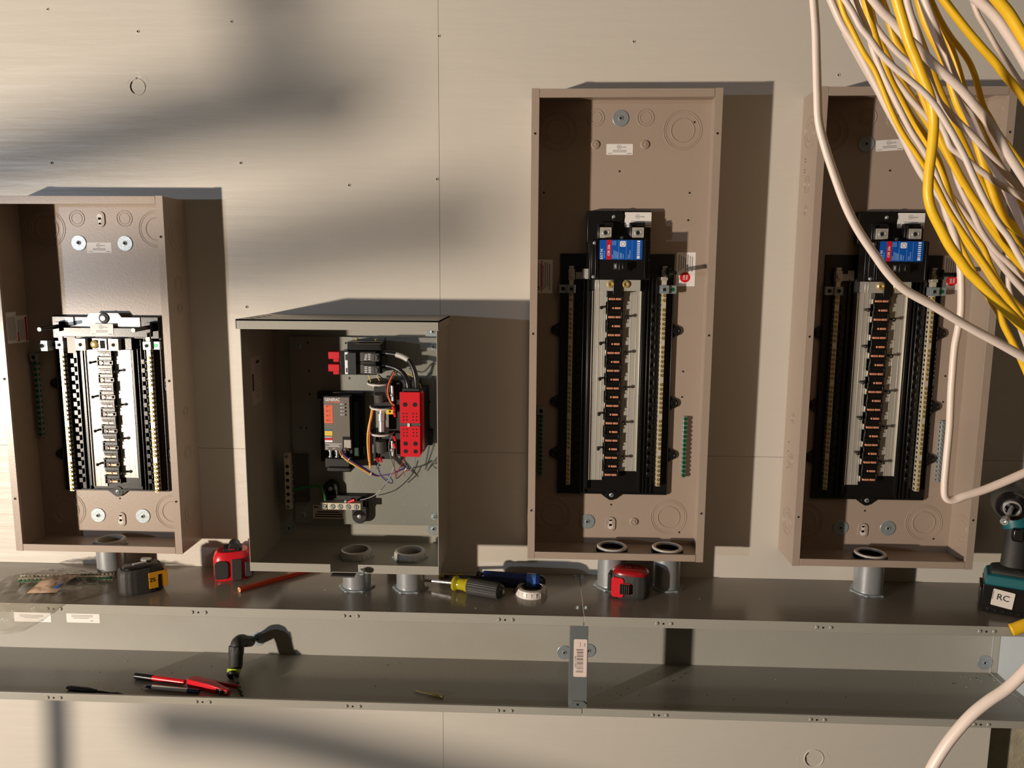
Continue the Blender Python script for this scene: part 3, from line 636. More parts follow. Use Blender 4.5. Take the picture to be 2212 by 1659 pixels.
# wires
wire([(797,812,-.06),(801,825,-.065),(808,838,-.07)], .0011, 'wire_yellow'); wire([(813,812,-.06),(820,822,-.065)], .0009, 'wire_yellow')
wire([(818,810,-.07),(829,819,-.078),(840,819,-.08),(848,805,-.085),(855,800,-.085),(852,815,-.085),(843,830,-.09)], .0011, 'wire_black')
wire([(852,804,-.086),(846,815,-.088),(839,832,-.09),(838,850,-.092),(844,868,-.094),(852,876,-.094)], .0018, 'wire_orange')
wire([(849,818,-.086),(838,828,-.088),(833,842,-.09),(838,860,-.092),(848,878,-.094)], .0013, 'wire_black')
wire([(852,805,-.08),(870,803,-.08),(890,812,-.08),(905,828,-.08),(910,838,-.08)], .0011, 'wire_yellow')
wire([(804,880,-.07),(801,900,-.075),(796,925,-.078),(794,950,-.078),(796,985,-.075),(800,1012,-.072)], .0020, 'wire_yellow')
wire([(807,880,-.07),(803,902,-.077),(799,920,-.08),(798,955,-.08),(799,990,-.077),(801,1010,-.074)], .0014, 'wire_orange')
wire([(805,882,-.068),(800,905,-.073),(797,930,-.076),(793,965,-.076),(797,1000,-.074)], .0012, 'wire_black')
wire([(796,925,-.079),(805,922,-.07),(812,928,-.066)], .0009, 'wire_black')
hs = [(738,970,-.075),(740,980,-.08),(754,993,-.085),(770,1003,-.085),(787,1013,-.08),(803,1023,-.075),(815,1028,-.07),(830,1026,-.07),(845,1023,-.07),(862,1016,-.07),(880,1008,-.06)]
for k, (mm, du, dv) in enumerate((('wire_blue',1,0),('wire_yellow',-3,3),('wire_purple',2,-2),('wire_brown',-1,2),('wire_yellow',-4,4),('wire_blue',3,-1),('wire_red',0,1))):
    pts = [(u+du*(1+.25*math.sin(i+k)), v+dv*(1-.12*i if i < 6 else .3), y+.0012*(k%3)) for i, (u, v, y) in enumerate(hs)]
    wire(pts[:9 if mm == 'wire_yellow' else 11][:6 if mm == 'wire_yellow' else 11], .0011, mm)
for u, v in ((754,993),(802,1023),(877,1013)): 
    q = M('plastic_white'); q.torus((0,0,0),(1,0,-.6),.0050,.0008,18,5); q.ball((.001,-.005,.002),.0018,seg=8); q.build('cable_tie', t2, L2(u,v,-.083 if v < 1000 else -.075))
for pts, mm in (([(812,990,-.06),(813,1005,-.065),(818,1020,-.07),(830,1035,-.07),(845,1044,-.065),(848,1038,-.06),(838,1025,-.06)], 'wire_blue'),
                ([(820,990,-.06),(817,1008,-.064),(824,1026,-.066),(838,1036,-.064),(843,1028,-.06)], 'wire_gray'),
                ([(847,942,-.09),(841,955,-.092),(841,975,-.09),(848,1000,-.08),(855,1022,-.07)], 'wire_gray'),
                ([(851,965,-.09),(851,985,-.088),(852,1010,-.08),(855,1030,-.07)], 'wire_brown'),
                ([(876,986,-.09),(868,1002,-.085),(860,1018,-.08),(855,1033,-.075),(862,1030,-.07),(875,1018,-.068),(890,1015,-.066)], 'wire_red'),
                ([(898,988,-.09),(894,1004,-.085),(884,1020,-.08),(876,1030,-.075),(872,1022,-.07)], 'wire_gray'),
                ([(851,1008,-.06),(843,1030,-.06),(830,1050,-.058),(812,1068,-.055),(795,1076,-.052),(778,1080,-.05)], 'wire_gray'),
                ([(846,1024,-.07),(836,1042,-.07),(822,1058,-.066)], 'wire_black')): wire(pts, .0010, mm)
wire([(632,1060,-.05),(648,1056,-.048),(665,1052,-.046),(682,1049,-.045),(694,1054,-.048),(700,1068,-.05),(703,1082,-.052)], .0027, 'green_wire', n=10)
for (u,v) in ((813,988),(821,988),(851,942),(851,958),(849,878),(851,890)):
    q = M('red_plastic'); p = L2(u,v,-.064 if v > 980 else -.092); q.cyl(p, p+Vector((.003,0,-.010)), .0032, .0024, 10); q.build('crimp_terminal', t2)
q = M('red_plastic'); q.cyl(L2(752,1085,-.052), L2(766,1080,-.052), .0022, .0036, 10); q.build('crimp_terminal', t2)
# neutral lug bar on black bracket
m = M('black_matte'); p = L2(714,1055,-.03); q2 = L2(777,1115,-.03)
m.cyl((p.x,-.0145,p.z),(p.x,-.032,p.z),.0165,seg=28); m.cyl((q2.x,-.0145,q2.z),(q2.x,-.032,q2.z),.0165,seg=28); m.box(p.x-.014,q2.x+.0165,-.034,-.0145,p.z-.044,p.z-.014); m.box(p.x-.010,p.x+.0165,-.032,-.0145,p.z-.030,p.z); m.box(q2.x-.0165,q2.x+.0165,-.032,-.0145,q2.z,q2.z+.03)
bk = m.build('neutral_bracket', t2, bevel=.002)
for pp in (p, q2): screw_head(.0050,'zinc',False,.003).build('screw', bk, (pp.x,-.032,pp.z))
a,b,c,d = R2(692,1087,779,1102,-.055); m = M('bright_bar','hole'); m.box(a,b,-.055,-.034,c,d+.001)
m.m('hole').box(a+.0135,a+.0155,-.0554,-.050,c,d); nb = m.build('neutral_bar', t2, bevel=.0006)
for k, f in enumerate((.09,.31,.50,.70,.90)):
    q = M('zinc','hole'); q.lathe([(.0050,0),(.0050,.0006),(.0046,.001),(.0002,.001)], (0,0,0), (0,-1,0), 18); q.m('hole').torus((0,-.0001,0),(0,-1,0),.0053,.0005,20,4); q.T = Matrix.Rotation((.3,.8,.9,.75,1.6)[k], 4, 'Y'); q.box(-.0045,.0045,-.0013,-.0008,-.0005,.0005); q.build('screw', nb, (a+(b-a)*f,-.055,(c+d)/2))
q = M('zinc'); q.ball((0,0,0),.004); q.build('stud', nb, (a+(b-a)*.62,-.048,d+.003))
m = M('pinkish_label','ink'); a2,b2,c2,d2 = R2(676,1091,743,1121,-.0148); m.box(a2,b2,-.0150,-.0145,c2,d2); m.m('ink')
for k in range(3): m.box(a2+.004+.004*(k==0),b2-.004-.006*(k==0),-.0153,-.0150,d2-.0165-k*.0052,d2-.0140-k*.0052)
m.box(a2+.002,a2+.012,-.0153,-.0150,d2-.006,d2-.003); m.build('wiring_label', t2)
# ground bar at left
a,b,c,d = R2(613,980,629,1100,-.04); m = M('bright_bar','hole','zinc'); m.box(a,a+.0125,-.04,-.026,c,d)
for k in range(6): m.m('hole').disc((a+a+.0125)/2,-.04,c+.018+k*.0155,.0036,.0004,16); m.m('zinc').torus(((a+a+.0125)/2,-.0402,c+.018+k*.0155),(0,-1,0),.0042,.0006,16,5); m.ball((a+.0150,-.033,c+.018+k*.0155),.0022,seg=8)
gb = m.build('ground_bar', t2, bevel=.0007)
for zz in (c+.006, d-.006): screw_head(.0048).build('screw', gb, (a+.00625,-.04,zz))
m = M('dark_gray'); m.box(a+.004,a+.045,-.026,-.0145,c+.012,d-.006); m.build('bar_standoff', t2)
m = M('gray_paint'); m.box(.09,.12,-.002,-.0016,.02,.035); 
# ------------------------------------------------------------------ conduit nipples
GT, GD, GB = -.4937, .2131, -.7016
def nipple(x, y, zb, label, mt='plastic_gray', tall=.012, fh=True, rim=False):
    r = .0295; t = thing('conduit_nipple', (x, y, GT), label, 'conduit nipple', 'short conduit nipples between panels and trough')
    H = zb + T + tall - GT
    m = M('galv','hole'); m.lathe([(r-.003,-.010),(r,-.010),(r,H),(r-.003,H)], (0,0,0), (0,0,1), 40, closed=True); m.build('pipe', t)
    def nut(z, nm='locknut'):
        q = M('zinc'); rs = []
        for i in range(48):
            a = 2*PI*i/48; R = r + (.0085 if i % 8 < 2 else .0052); rs.append([Vector((math.cos(a)*rr, math.sin(a)*rr, zz)) for rr, zz in ((r-.0002,0),(R,0),(R,.003),(r-.0002,.004))])
        q.rings(rs, closed=True); return q.build(nm, t, (0,0,z))
    nut(.0002); 
    if fh: nut(zb + T - GT + .0002)
    q = M(mt); R = r+.0035; z0 = H-.012
    q.lathe([(r,0),(R,0),(R,.009),(R-.0015,.013),(R-.0045,.0145),(r-.005,.0135),(r-.005,.004),(r-.003,.0)], (0,0,z0), (0,0,1), 48, closed=True)
    for k in range(20):
        a = 2*PI*k/20; q.T = Matrix.Translation((0,0,z0)) @ Matrix.Rotation(a, 4, 'Z'); q.box(R-.0006,R+.0008,-.0008,.0008,.0005,.0095)
    bu = q.build('bushing', t)
    if rim: q = M('plastic_white'); q.lathe([(r-.0052,.0115),(R-.0008,.0115),(R-.0012,.0140),(R-.0035,.0155),(r-.0045,.0152)], (0,0,z0), (0,0,1), 48, closed=True); q.build('rim', bu)
    return t
nipple(-.9469+.1800, -.052, -.4279, 'single galvanized conduit stub under the shorter far left panel, behind the yellow tape measure', 'plastic_gray', .010)
nipple(QX+.1945, -.092, QZ, 'left galvanized conduit stub rising into the gray switch box', 'plastic_gray', .014)
nipple(QX+.3093, -.092, QZ, 'right galvanized conduit stub rising into the gray switch box', 'plastic_gray', .014)
nipple(.1502+.1790, -.056, -.4215, 'galvanized conduit stub behind and left of the ribbed tape measure with a red top', 'black_plastic', .012, rim=True)
nipple(.1502+.2960, -.056, -.4215, 'galvanized conduit stub right of the ribbed tape measure with a red top, in its shade', 'black_plastic', .012, rim=True)
nipple(.6957+.1750, -.056, -.4249, 'galvanized conduit stub standing alone under the far right panel', 'black_plastic', .012, rim=True)
# ------------------------------------------------------------------ wireway troughs
JX, EX = .2641, 1.190
def trough(x0, x1, label, dims_t, dims_b, end=False):
    t = thing('wireway', (x0, 0, GT), label, 'wiring trough')
    Wd = x1-x0; h = GT-GB; F = .0195
    m = M('gutter_paint'); m.box(0, Wd, -.0016, 0, -h, 0); m.build('back_panel', t, bevel=.0006)
    m = M('gutter_paint'); m.box(0, Wd, -GD, -.0016, -h, -h+.0016); m.build('bottom_panel', t, bevel=.0004)
    m = M('gutter_top'); m.box(0, Wd, -GD, -.0016, -.0016, 0); m.build('top_panel', t, bevel=.0006)
    tf = M('gutter_paint'); tf.box(0, Wd, -GD-.0014, -GD, -F, .0002); tf.box(0, Wd, -GD, -GD+.006, -F, -F+.0012); tfo = tf.build('top_lip', t, bevel=.0009)
    bf = M('gutter_paint'); bf.box(0, Wd, -GD-.0014, -GD, -h-.001, -h+.0150); bf.box(0, Wd, -GD, -GD+.004, -h+.0138, -h+.0150); bfo = bf.build('bottom_lip', t, bevel=.0009)
    dm = None
    for lst, par, zz in ((dims_t, tfo, -.0095), (dims_b, bfo, -h+.0065)):
        for u, v in lst:
            X = at(u, v, -GD).x - x0
            for dx in (-.0135, .0135):
                loc = (X+dx, -GD-.0014, zz)
                if dm is None:
                    q = M('gutter_paint','hole'); q.lathe([(.0042,0),(.0036,.0012),(.0024,.0022),(.0002,.0024)], (.0008,0,-.0004), (0,-1,0), 14); q.m('hole').disc(-.0026,0,.0004,.0014,.0003,12); dm = q.build('dimple', par, loc)
                else: clone(dm, par, loc)
            q = M('hole'); q.disc(0,0,0,.0020,.0004,12); q.build('screw_hole', par, (X,-GD-.0014,zz-.001))
    if end:
        m = M('end_steel'); m.box(Wd-.0016, Wd, -GD, -.0016, -h, 0); m.box(Wd-.0016,Wd+.012,-.003,-.0016,-h,0); m.build('end_plate', t, bevel=.0004)
        m = M('end_steel'); m.box(Wd-.018, Wd-.0165, -GD, -.0016, -h+.0016, -h+.0024); m.box(Wd-.018,Wd-.0165,-.0024,-.0016,-h,-.02); m.build('seam_strip', t)
    return t
tl = trough(-2.0, JX-.0005, 'left length of the long gray metal wiring trough, holding the pens and pliers', ((117,1317),(429,1322),(757,1327),(1091,1332)), ((117,1507),(438,1514),(762,1524),(1089,1535)))
tr = trough(JX+.0005, EX, 'right length of the long gray metal wiring trough, under the two tall panels', ((1433,1341),(1778,1350),(2130,1360)), ((1423,1545),(1764,1554),(2118,1561)), True)
for u, v, o, x0 in ((557,1380,tl,-2.0),(1219,1409,tl,-2.0),(1271,1405,tr,JX+.0005),(2127,1431,tr,JX+.0005)):
    p = at(u, v, -.0016); washer(o, p.x-x0, p.z-GT, -.0016, .0165)
for u, v, o, x0 in ((1241,1247,tl,-2.0),(1258,1247,tr,JX+.0005),(1249,1313,tl,-2.0),(1267,1313,tr,JX+.0005)):
    p = atz(u, v, GT); q = M('zinc'); q.lathe([(.0058,0),(.0055,.0008),(.0036,.0012),(.0034,.0042),(.0026,.0048),(.0002,.0048)], (0,0,0), (0,0,1), 16); q.build('screw', o, (p.x-x0, p.y, 0))
for u0, v0, u1, v1 in ((30,1325,111,1344),(143,1325,216,1346)):
    a = at(u0, v0, -.0016); b = at(u1, v1, -.0016); wl, hl = b.x-a.x, a.z-b.z
    m = M('white_label','gray_ink'); m.rrect(0, wl, -hl, hl*.5, .0015, -.0003, 0); m.m('gray_ink')
    for k in range(3): m.box(wl*(.15+.06*(k==2)), wl*(.8-.12*(k==2)), -.0004, -.0003, -hl*(.20+.16*k), -hl*(.14+.16*k))
    m.box(wl*.72,wl*.8,-.0004,-.0003,-hl*.82,-hl*.74); m.build('sticker', tl, (a.x+2.0, -.0016, a.z-GT))
# ---- trough connector strap
a = at(1231, 1345, -GD+.004); b = at(1273, 1532, -GD+.004)
sx0 = a.x; sw = .0365
t = thing('connector_strap', (sx0, -GD+.004, GB+.0016), 'narrow gray steel strap with a barcode sticker, joining the two trough lengths', 'metal strap')
hs_ = GT-GB-.0030
m = M('strap_steel'); m.box(0, sw, -.0012, 0, .010, hs_-.012); m.box(.0, .0012, 0, .020, .006, hs_-.012); m.box(sw-.0012, sw, 0, .004, .006, hs_-.012); m.build('strap', t, bevel=.0005)
m = M('strap_steel','hole'); m.prism([(0,.001),(sw,.001),(sw,.0205),(sw-.007,.0275),(.007,.0275),(0,.0205)], -.0034, -.0016); m.m('hole').disc(sw*.5,-.0034,.0205,.0026,.0003,14); m.build('fixing_tab', t, bevel=.0003)
m = M('pinkish_label','ink','gray_ink'); lw_, lh_ = .0262, .0790
m.rrect(0, lw_, 0, lh_, .0025, -.0003, 0); m.m('ink')
z = lh_*.62
for k, wd in enumerate((.0014,.0008,.0016,.0006,.0010,.0014,.0006,.0016,.0008,.0006,.0014,.0010,.0006,.0012,.0016,.0006,.0010,.0012)):
    z_ = lh_*.735 - k*.00275; m.m('ink' if k < 13 or k == 17 else 'gray_ink').box(lw_*.24 if k not in (0,17) else lw_*.18, lw_*.72, -.0005, -.0003, z_-wd, z_)
m.m('gray_ink').text('84512 10977', .0046, lw_*.13, -.0006, lh_*.40, -PI/2); m.text('BRC', .0040, lw_*.80, -.0006, lh_*.85, -PI/2); m.box(lw_*.46,lw_*.50,-.0005,-.0003,lh_*.80,lh_*.92)
m.build('barcode_sticker', t, (.0085, -.0012, hs_-.0475-lh_), bevel=0)
# ------------------------------------------------------------------ tools on the trough
def tape_measure(p, rz, tilt, label, bodym, gripm, style):
    t = thing('tape_measure', p, label, 'tape measure'); t.rotation_euler = tilt
    t.rotation_mode = 'XYZ'
    return t
# yellow-black tape lying with ribbed grip towards us
p0 = atz(290, 1287, GT)
t = thing('tape_measure', (p0.x, p0.y+.030, GT), 'black tape measure with a yellow side label, under the far left panel', 'tape measure')
t.rotation_euler = (0, 0, math.radians(38))
m = M('black_rubber')
def blob(rx, ry, n=40, e=3.2): return [(rx*math.copysign(abs(math.cos(a))**(2/e), math.cos(a)), ry*math.copysign(abs(math.sin(a))**(2/e), math.sin(a))) for a in [2*PI*i/n for i in range(n)]]
def loft(m, prof, levels, ribs=0, amp=0):
    rs = []
    for z, s_ in levels:
        rs.append([Vector((x*s_*(1+(amp*math.cos(ribs*math.atan2(y, x)) if ribs else 0)), y*s_*(1+(amp*math.cos(ribs*math.atan2(y,x)) if ribs else 0)), z)) for x, y in prof])
    return m.rings(rs)
pr = blob(.043, .029, 96, 2.8)
loft(m, pr, ((0,.93),(.003,.985),(.010,1),(.042,1),(.050,.96),(.054,.88)), 22, .010)
m.build('case', t)
m = M('black_plastic'); loft(m, [(x*.80, y*.80) for x, y in pr], ((.0535,1),(.0565,.96),(.0575,.90))); m.build('cap', t)
m = M('yellow_tape_plastic','black_plastic'); m.box(.010,.046,-.0305,-.0255,.010,.044); m.box(.041,.0455,-.028,.016,.010,.044); m.m('black_plastic').box(.027,.034,-.0312,-.030,.006,.038); m.text('25', .012, .016, -.0310, .028); m.build('side_label', t, bevel=.001)
m = M('chrome'); m.box(-.014,.012,-.003,.002,.0575,.0605); m.T = Matrix.Rotation(-.3,4,'Z'); m.build('belt_clip', t, bevel=.0006)
m = M('plastic_gray'); m.rrect(-.011,.011,-.004,.004,.0035,0,.004); 
o = m.build('clip_pad', t, (.014,.012,.062)); o.rotation_euler = (-PI/2+.3, 0, -.6)
# red-black tape left of the switch box
p0 = atz(497, 1256, GT)
t = thing('tape_measure', (p0.x-.004, p0.y+.030, GT), 'red tape measure with large gray rubber pads, left of the gray switch box', 'tape measure')
t.rotation_euler = (0, 0, math.radians(20))
pr = blob(.040, .028, 48, 3.0)
m = M('red_plastic'); loft(m, pr, ((0,.90),(.004,.97),(.012,1),(.045,1),(.056,.93),(.062,.78))); m.build('case', t)
m = M('black_rubber'); m.rrect(-.037,-.008,.006,.046,.008,-.0305,-.026); m.box(-.002,.019,-.0308,-.026,.001,.048); m.rrect(.025,.040,.006,.040,.004,-.0285,-.023); m.box(.0385,.042,-.018,.018,.008,.040); m.build('grip_pad', t, bevel=.0012)
m = M('black_matte','red_plastic'); m.box(-.018,.020,-.014,.016,.060,.068); m.cyl((.004,-.016,.068),(.004,.016,.068),.012,seg=20); m.m('red_plastic').box(-.006,.006,-.0185,-.015,.066,.068); m.build('lock_button', t, bevel=.0015)
m = M('hole'); m.disc(.030,-.0272,.048,.0032,.002,14); m.build('lanyard_hole', t)
# red-black tape between two conduits
p0 = atz(1365, 1298, GT)
t = thing('tape_measure', (p0.x, p0.y+.030, GT), 'black ribbed tape measure with a red top, between two conduits under the tall middle panel', 'tape measure')
t.rotation_euler = (0, 0, math.radians(-14))
pr = blob(.040, .028, 96, 2.7)
m = M('black_rubber'); loft(m, pr, ((0,.86),(.004,.95),(.012,1),(.040,1),(.050,.95)), 20, .007); m.build('case', t)
m = M('red_dark','white_ink','gray_ink'); loft(m, [(x*.93,y*.93) for x,y in pr[::2]], ((.048,1),(.053,1),(.0575,.90),(.060,.74)))
m.T = Matrix.Translation((0,0,.0602)) @ Matrix.Rotation(-PI/2, 4, 'X'); m.m('gray_ink').text('25', .014, -.006, 0, 0); m.text("' 7.6m", .007, .012, 0, .001); m.build('top_cap', t)
m = M('red_plastic','black_rubber'); m.rrect(-.036,-.010,.004,.046,.006,-.0300,-.022); m.rrect(-.020,.004,.012,.036,.003,-.0312,-.024); m.build('front_trim', t, bevel=.001)
m = M('black_rubber'); 
for k in range(5): m.box(-.0175+k*.0042,-.0150+k*.0042,-.0375,-.029,.014,.034)
m.box(-.0185,.0025,-.034,-.029,.0135,.0345); m.build('thumb_lock', t, bevel=.0008)
m = M('black_matte'); m.box(-.046,-.038,-.014,.014,.008,.046); m.build('belt_clip', t, bevel=.002)
# red carpenter pencil
a = atz(517, 1273, GT+.0055); b = atz(660, 1233, GT+.0055); d = (b-a); ln = .185; d.normalize()
t = thing('pencil', (a.x, a.y, GT), 'thick red carpenter pencil lying half under the gray switch box', 'pencil')
x, y, z = frame(d)
def octa(o, rx, ry): return [o + x*rx*c_ + y*ry*s_ for c_, s_ in ((1,.5),(.6,1),(-.6,1),(-1,.5),(-1,-.5),(-.6,-1),(.6,-1),(1,-.5))]
o0 = Vector((0,0,.0048)); m = M('orange_pencil'); m.rings([octa(o0,.0066,.0048), octa(o0+d*ln,.0066,.0048)]); m.build('shaft', t)
m = M('pencil_wood','hole'); m.rings([octa(o0-d*.0006,.0060,.0042), octa(o0+d*.001,.0066,.0047)]); m.m('hole'); m.rings([octa(o0-d*.0009,.0024,.0013), octa(o0,.0024,.0013)]); m.build('cut_end', t)
# screwdriver with yellow-black handle
def screwdriver(a, b, c, e, r, label, shaft_m, neck_m, grip_m, cap_m, band=None):
    t = thing('screwdriver', (b.x, b.y, GT), label, 'screwdriver'); O = Vector((b.x,b.y,GT))
    a, b, c, e = [p-O for p in (a,b,c,e)]; d1 = (c-b).normalized()
    m = M(shaft_m); m.cyl(a, b+d1*.002, .0032, seg=14); m.box(0,0,0,0,0,0) if False else None; m.build('shaft', t)
    m = M(neck_m); L1 = (c-b).length; m.lathe([(.006,0),(r*.92,.003),(r*.98,.008),(r*.72,.014),(r*.74,L1*.75),(r*.92,L1)], b, d1, 14); m.build('neck', t)
    m = M(grip_m); L3 = (e-c).length; k = 96; xx, yy_, zz = frame(d1)
    rs = []
    for h_, s_ in ((0,.92),(.003,1),(L3*.3,1.0),(L3-.006,1.0),(L3-.002,.95)):
        rs.append([c + d1*h_ + (xx*math.cos(2*PI*j/k)+yy_*math.sin(2*PI*j/k))*r*s_*(1+.025*math.cos(24*2*PI*j/k)) for j in range(k)])
    m.rings(rs); m.build('grip', t)
    m = M(cap_m); m.lathe([(r*.88,0),(r*.80,.006),(r*.5,.011),(.0002,.012)], c+d1*(L3-.002), d1, 20); m.build('end_cap', t)
    if band: m = M(band); m.lathe([(r*1.04,0),(r*1.04,.020)], c+d1*(L3-.030), d1, 24); m.build('band', t)
    return t
r_ = .0165
screwdriver(atz(915,1253,GT+.012), atz(978,1259,GT+r_), atz(1012,1265,GT+r_), atz(1082,1275,GT+r_), r_, 'screwdriver with a clear yellow neck and gray ribbed grip, right of the gray switch box', 'chrome', 'yellow_handle', 'black_rubber', 'black_plastic')
r_ = .0150
screwdriver(atz(960,1245,GT+.010), atz(1028,1247,GT+r_), atz(1044,1248,GT+r_), atz(1168,1258,GT+r_), r_, 'screwdriver with a smooth dark blue handle, behind the yellow-necked one', 'steel_dark', 'black_plastic', 'blue_handle', 'black_plastic', 'blue_band')
a = atz(948,1243,GT+.006); b_ = atz(1000,1243,GT+.006)
t = thing('drill_bit', (a.x, a.y, GT), 'short pale metal bit with a yellow collar, beside the corner of the gray switch box', 'drill bit')
m = M('brass'); m.cyl((0,0,.005),(b_.x-a.x,b_.y-a.y,.005),.0045,seg=6); m.build('shank', t); m = M('yellow_handle'); m.cyl((b_.x-a.x-.012,b_.y-a.y,.005),(b_.x-a.x-.002,b_.y-a.y,.005),.0058,seg=12); m.build('collar', t)
# loose white bushing
p = atz(1148, 1282, GT); t = thing('conduit_bushing', (p.x, p.y, GT), 'loose white plastic ring lying on the trough right of the screwdrivers', 'plastic ring')
m = M('plastic_white'); R = .0330; m.lathe([(R-.0035,0),(R,0),(R,.002),(R-.001,.010),(R-.003,.0145),(R-.0095,.0155),(R-.0095,.0135),(R-.0055,.012)], (0,0,0), (0,0,1), 56, closed=True)
for k in range(20): m.T = Matrix.Rotation(2*PI*k/20, 4, 'Z'); m.box(R-.001,R+.0002,-.0008,.0008,.001,.011)
m.T = Matrix(); m.build('ring', t)
# ---- things inside the trough
FZ = GB+.0016
def stick(name, u0,v0,u1,v1, z, label, cat, segs):
    a = atz(u0,v0,FZ+z); b = atz(u1,v1,FZ+z); t = thing(name, (a.x,a.y,FZ), label, cat); d = b-a; Ln = d.length; d.normalize(); o = Vector((0,0,z))
    for nm, mm, prof in segs:
        m = M(mm); m.lathe([(r, h*Ln) for r, h in prof], o, d, 16); m.build(nm, t)
    return t
stick('marker', 291,1459,401,1474,.0070,'red felt marker with a black cap, lying above the white pen','marker',
    (('cap','black_plastic',((.004,0),(.0066,.02),(.0070,.20),(.0070,.36))),('barrel','red_plastic',((.0062,.36),(.0062,.92),(.0054,.985),(.002,1)))))
stick('pen', 309,1482,430,1494,.0050,'cream ballpoint pen with a dark blue tip and end','pen',
    (('tip','chrome',((.0006,0),(.0018,.04),(.0022,.10))),('nose','blue_handle',((.0032,.07),(.0044,.17))),('barrel','plastic_white',((.0048,.17),(.0048,.80))),('end','blue_handle',((.0049,.80),(.0049,1)))))
a = atz(405,1478,FZ+.004); b = atz(490,1500,FZ+.004); t = thing('folding_knife', (a.x,a.y,FZ), 'red utility knife lying across the end of the white pen', 'utility knife')
d = (b-a); ln = d.length*1.02; ang = math.atan2(d.y, d.x); t.rotation_euler = (0,0,ang)
m = M('red_plastic'); pts = [(0,-.002),(.002,.012),(.012,.018),(ln*.55,.016),(ln,.010),(ln,0),(ln*.6,-.004),(.006,-.005)]
m.add([(x_,y_,.001) for x_,y_ in pts]+[(x_,y_*.9,.018 if x_ < ln*.7 else .012) for x_,y_ in pts], [tuple(range(7,-1,-1)), tuple(range(8,16))]+[(i,(i+1)%8,(i+1)%8+8,i+8) for i in range(8)]); m.build('handle', t, bevel=.0018)
m = M('red_dark'); m.T = Matrix.Rotation(.08,4,'Z'); m.box(.004,ln*1.06,.016,.023,.003,.011); m.build('back_handle', t, bevel=.0015)
m = M('black_plastic','chrome'); m.box(ln*.74,ln*.90,-.0035,-.001,.004,.013); m.m('chrome').ball((ln*.97,-.001,.008),.003); m.box(ln*.83,ln*.845,-.0045,-.003,.004,.013); m.build('blade_holder', t, bevel=.0006)
stick('pliers_handle', 145,1485,272,1502,.005,'thin black tool lying at the left against the trough lip','hand tool',
    (('handle','black_rubber',((.003,0),(.0055,.06),(.006,.35),(.004,.5))),('jaw','steel_dark',((.003,.48),(.0025,.75),(.0045,.85),(.002,1)))))
stick('craft_knife', 302,1505,372,1509,.0035,'dark slim blade handle mostly hidden behind the trough lip below the pen','hand tool',
    (('handle','black_plastic',((.002,0),(.004,.3),(.004,1))),))
stick('drill_bit', 893,1491,957,1505,.003,'small bronze drill bit lying alone mid trough, left of the barcode strap','drill bit',
    (('flute','brass',((.0008,0),(.0020,.08),(.0014,.18),(.0021,.27),(.0017,.36),(.0021,.46),(.0020,.55))),('hex_shank','brass',((.0034,.55),(.0034,.84),(.0022,.88),(.0034,.92),(.0034,1)))))
# right-angle attachment standing with a bit pointing at us
hp = at(511, 1400, -.085); t = thing('drill_attachment', (hp.x, -.085, FZ), 'dark right-angle drill attachment with a lime ring and a bit pointing forward', 'drill attachment')
m = M('black_rubber')
z_top = at(510,1386,-.085).z-FZ
m.lathe([(.012,0),(.0145,.004),(.0150,.030),(.0162,.034),(.0162,.050)], (0,-.012,.012), (0,.25,1), 10); 
m.sweep([(0,0,.054),(.000,.006,.064),(.002,.022,.062),(.004,.042,.050),(.006,.066,.038)], .0150, .0140, 5, 12, taper=lambda q_: 1-.2*q_); m.build('body', t)
m = M('lime'); m.lathe([(.0142,0),(.0142,.006),(.0125,.008)], (.001,-.020,.017), (0,-.35,-.6), 20); m.build('ring', t)
m = M('black_plastic','steel_dark'); m.lathe([(.0125,0),(.0130,.006),(.0100,.010),(.0048,.010),(.0045,.002)], (.002,-.026,.011), (0,-.8,-.35), 18); m.build('chuck', t)
tip = atz(523, 1501, FZ+.0055) - Vector((hp.x, -.085, FZ)); st_ = Vector((.002, -.028, .010)); md = st_.lerp(tip, .45)
m = M('steel_dark'); m.sweep([st_, st_.lerp(tip, .25), md], .0034, .0034, 3, 8)
m.sweep([md.lerp(tip, k/16) + Vector((.0026*math.cos(k*1.1), 0, .0020*math.sin(k*1.1))) for k in range(17)], .0028, .0016, 3, 5, twist=8); m.build('bit', t)
# metal crumbs: nobody could count these
m = M('debris','hole')
for k in range(190):
    if k < 60: p = atz(random.gauss(1380,70), random.gauss(1478,22), FZ)
    elif k < 90: p = atz(random.gauss(2120,35), random.gauss(1462,8), FZ)
    elif k < 130: p = atz(random.uniform(20,900), random.uniform(1425,1490), FZ)
    else: p = atz(random.uniform(1300,2150), random.uniform(1455,1530), FZ)
    if not (-GD+.01 < p.y < -.008): continue
    s_ = random.uniform(.0003,.0011); m.m('debris' if random.random() < .7 else 'hole'); m.T = Matrix.Translation(p) @ Matrix.Rotation(random.uniform(0,3),4,'Z'); m.box(-s_*random.uniform(1,3),s_,-s_*.5,s_*.5,0,s_*.7)
m.T = Matrix(); tag(m.build('metal_shavings', smoothing=0), 'tiny bright metal shavings scattered on the trough floor', 'shavings', kind='stuff')
m = M('debris')
for k in range(40):
    p = atz(random.uniform(700,1600), random.uniform(1262,1325), GT)
    if not (-GD+.006 < p.y < -.01): continue
    s_ = random.uniform(.0004,.001); m.T = Matrix.Translation(p) @ Matrix.Rotation(random.uniform(0,3),4,'Z'); m.box(-s_*2,s_,-s_*.5,s_*.5,0,s_*.7)
m.T = Matrix(); tag(m.build('drill_dust', smoothing=0), 'tiny specks of drill dust on top of the trough around the conduits', 'shavings', kind='stuff')
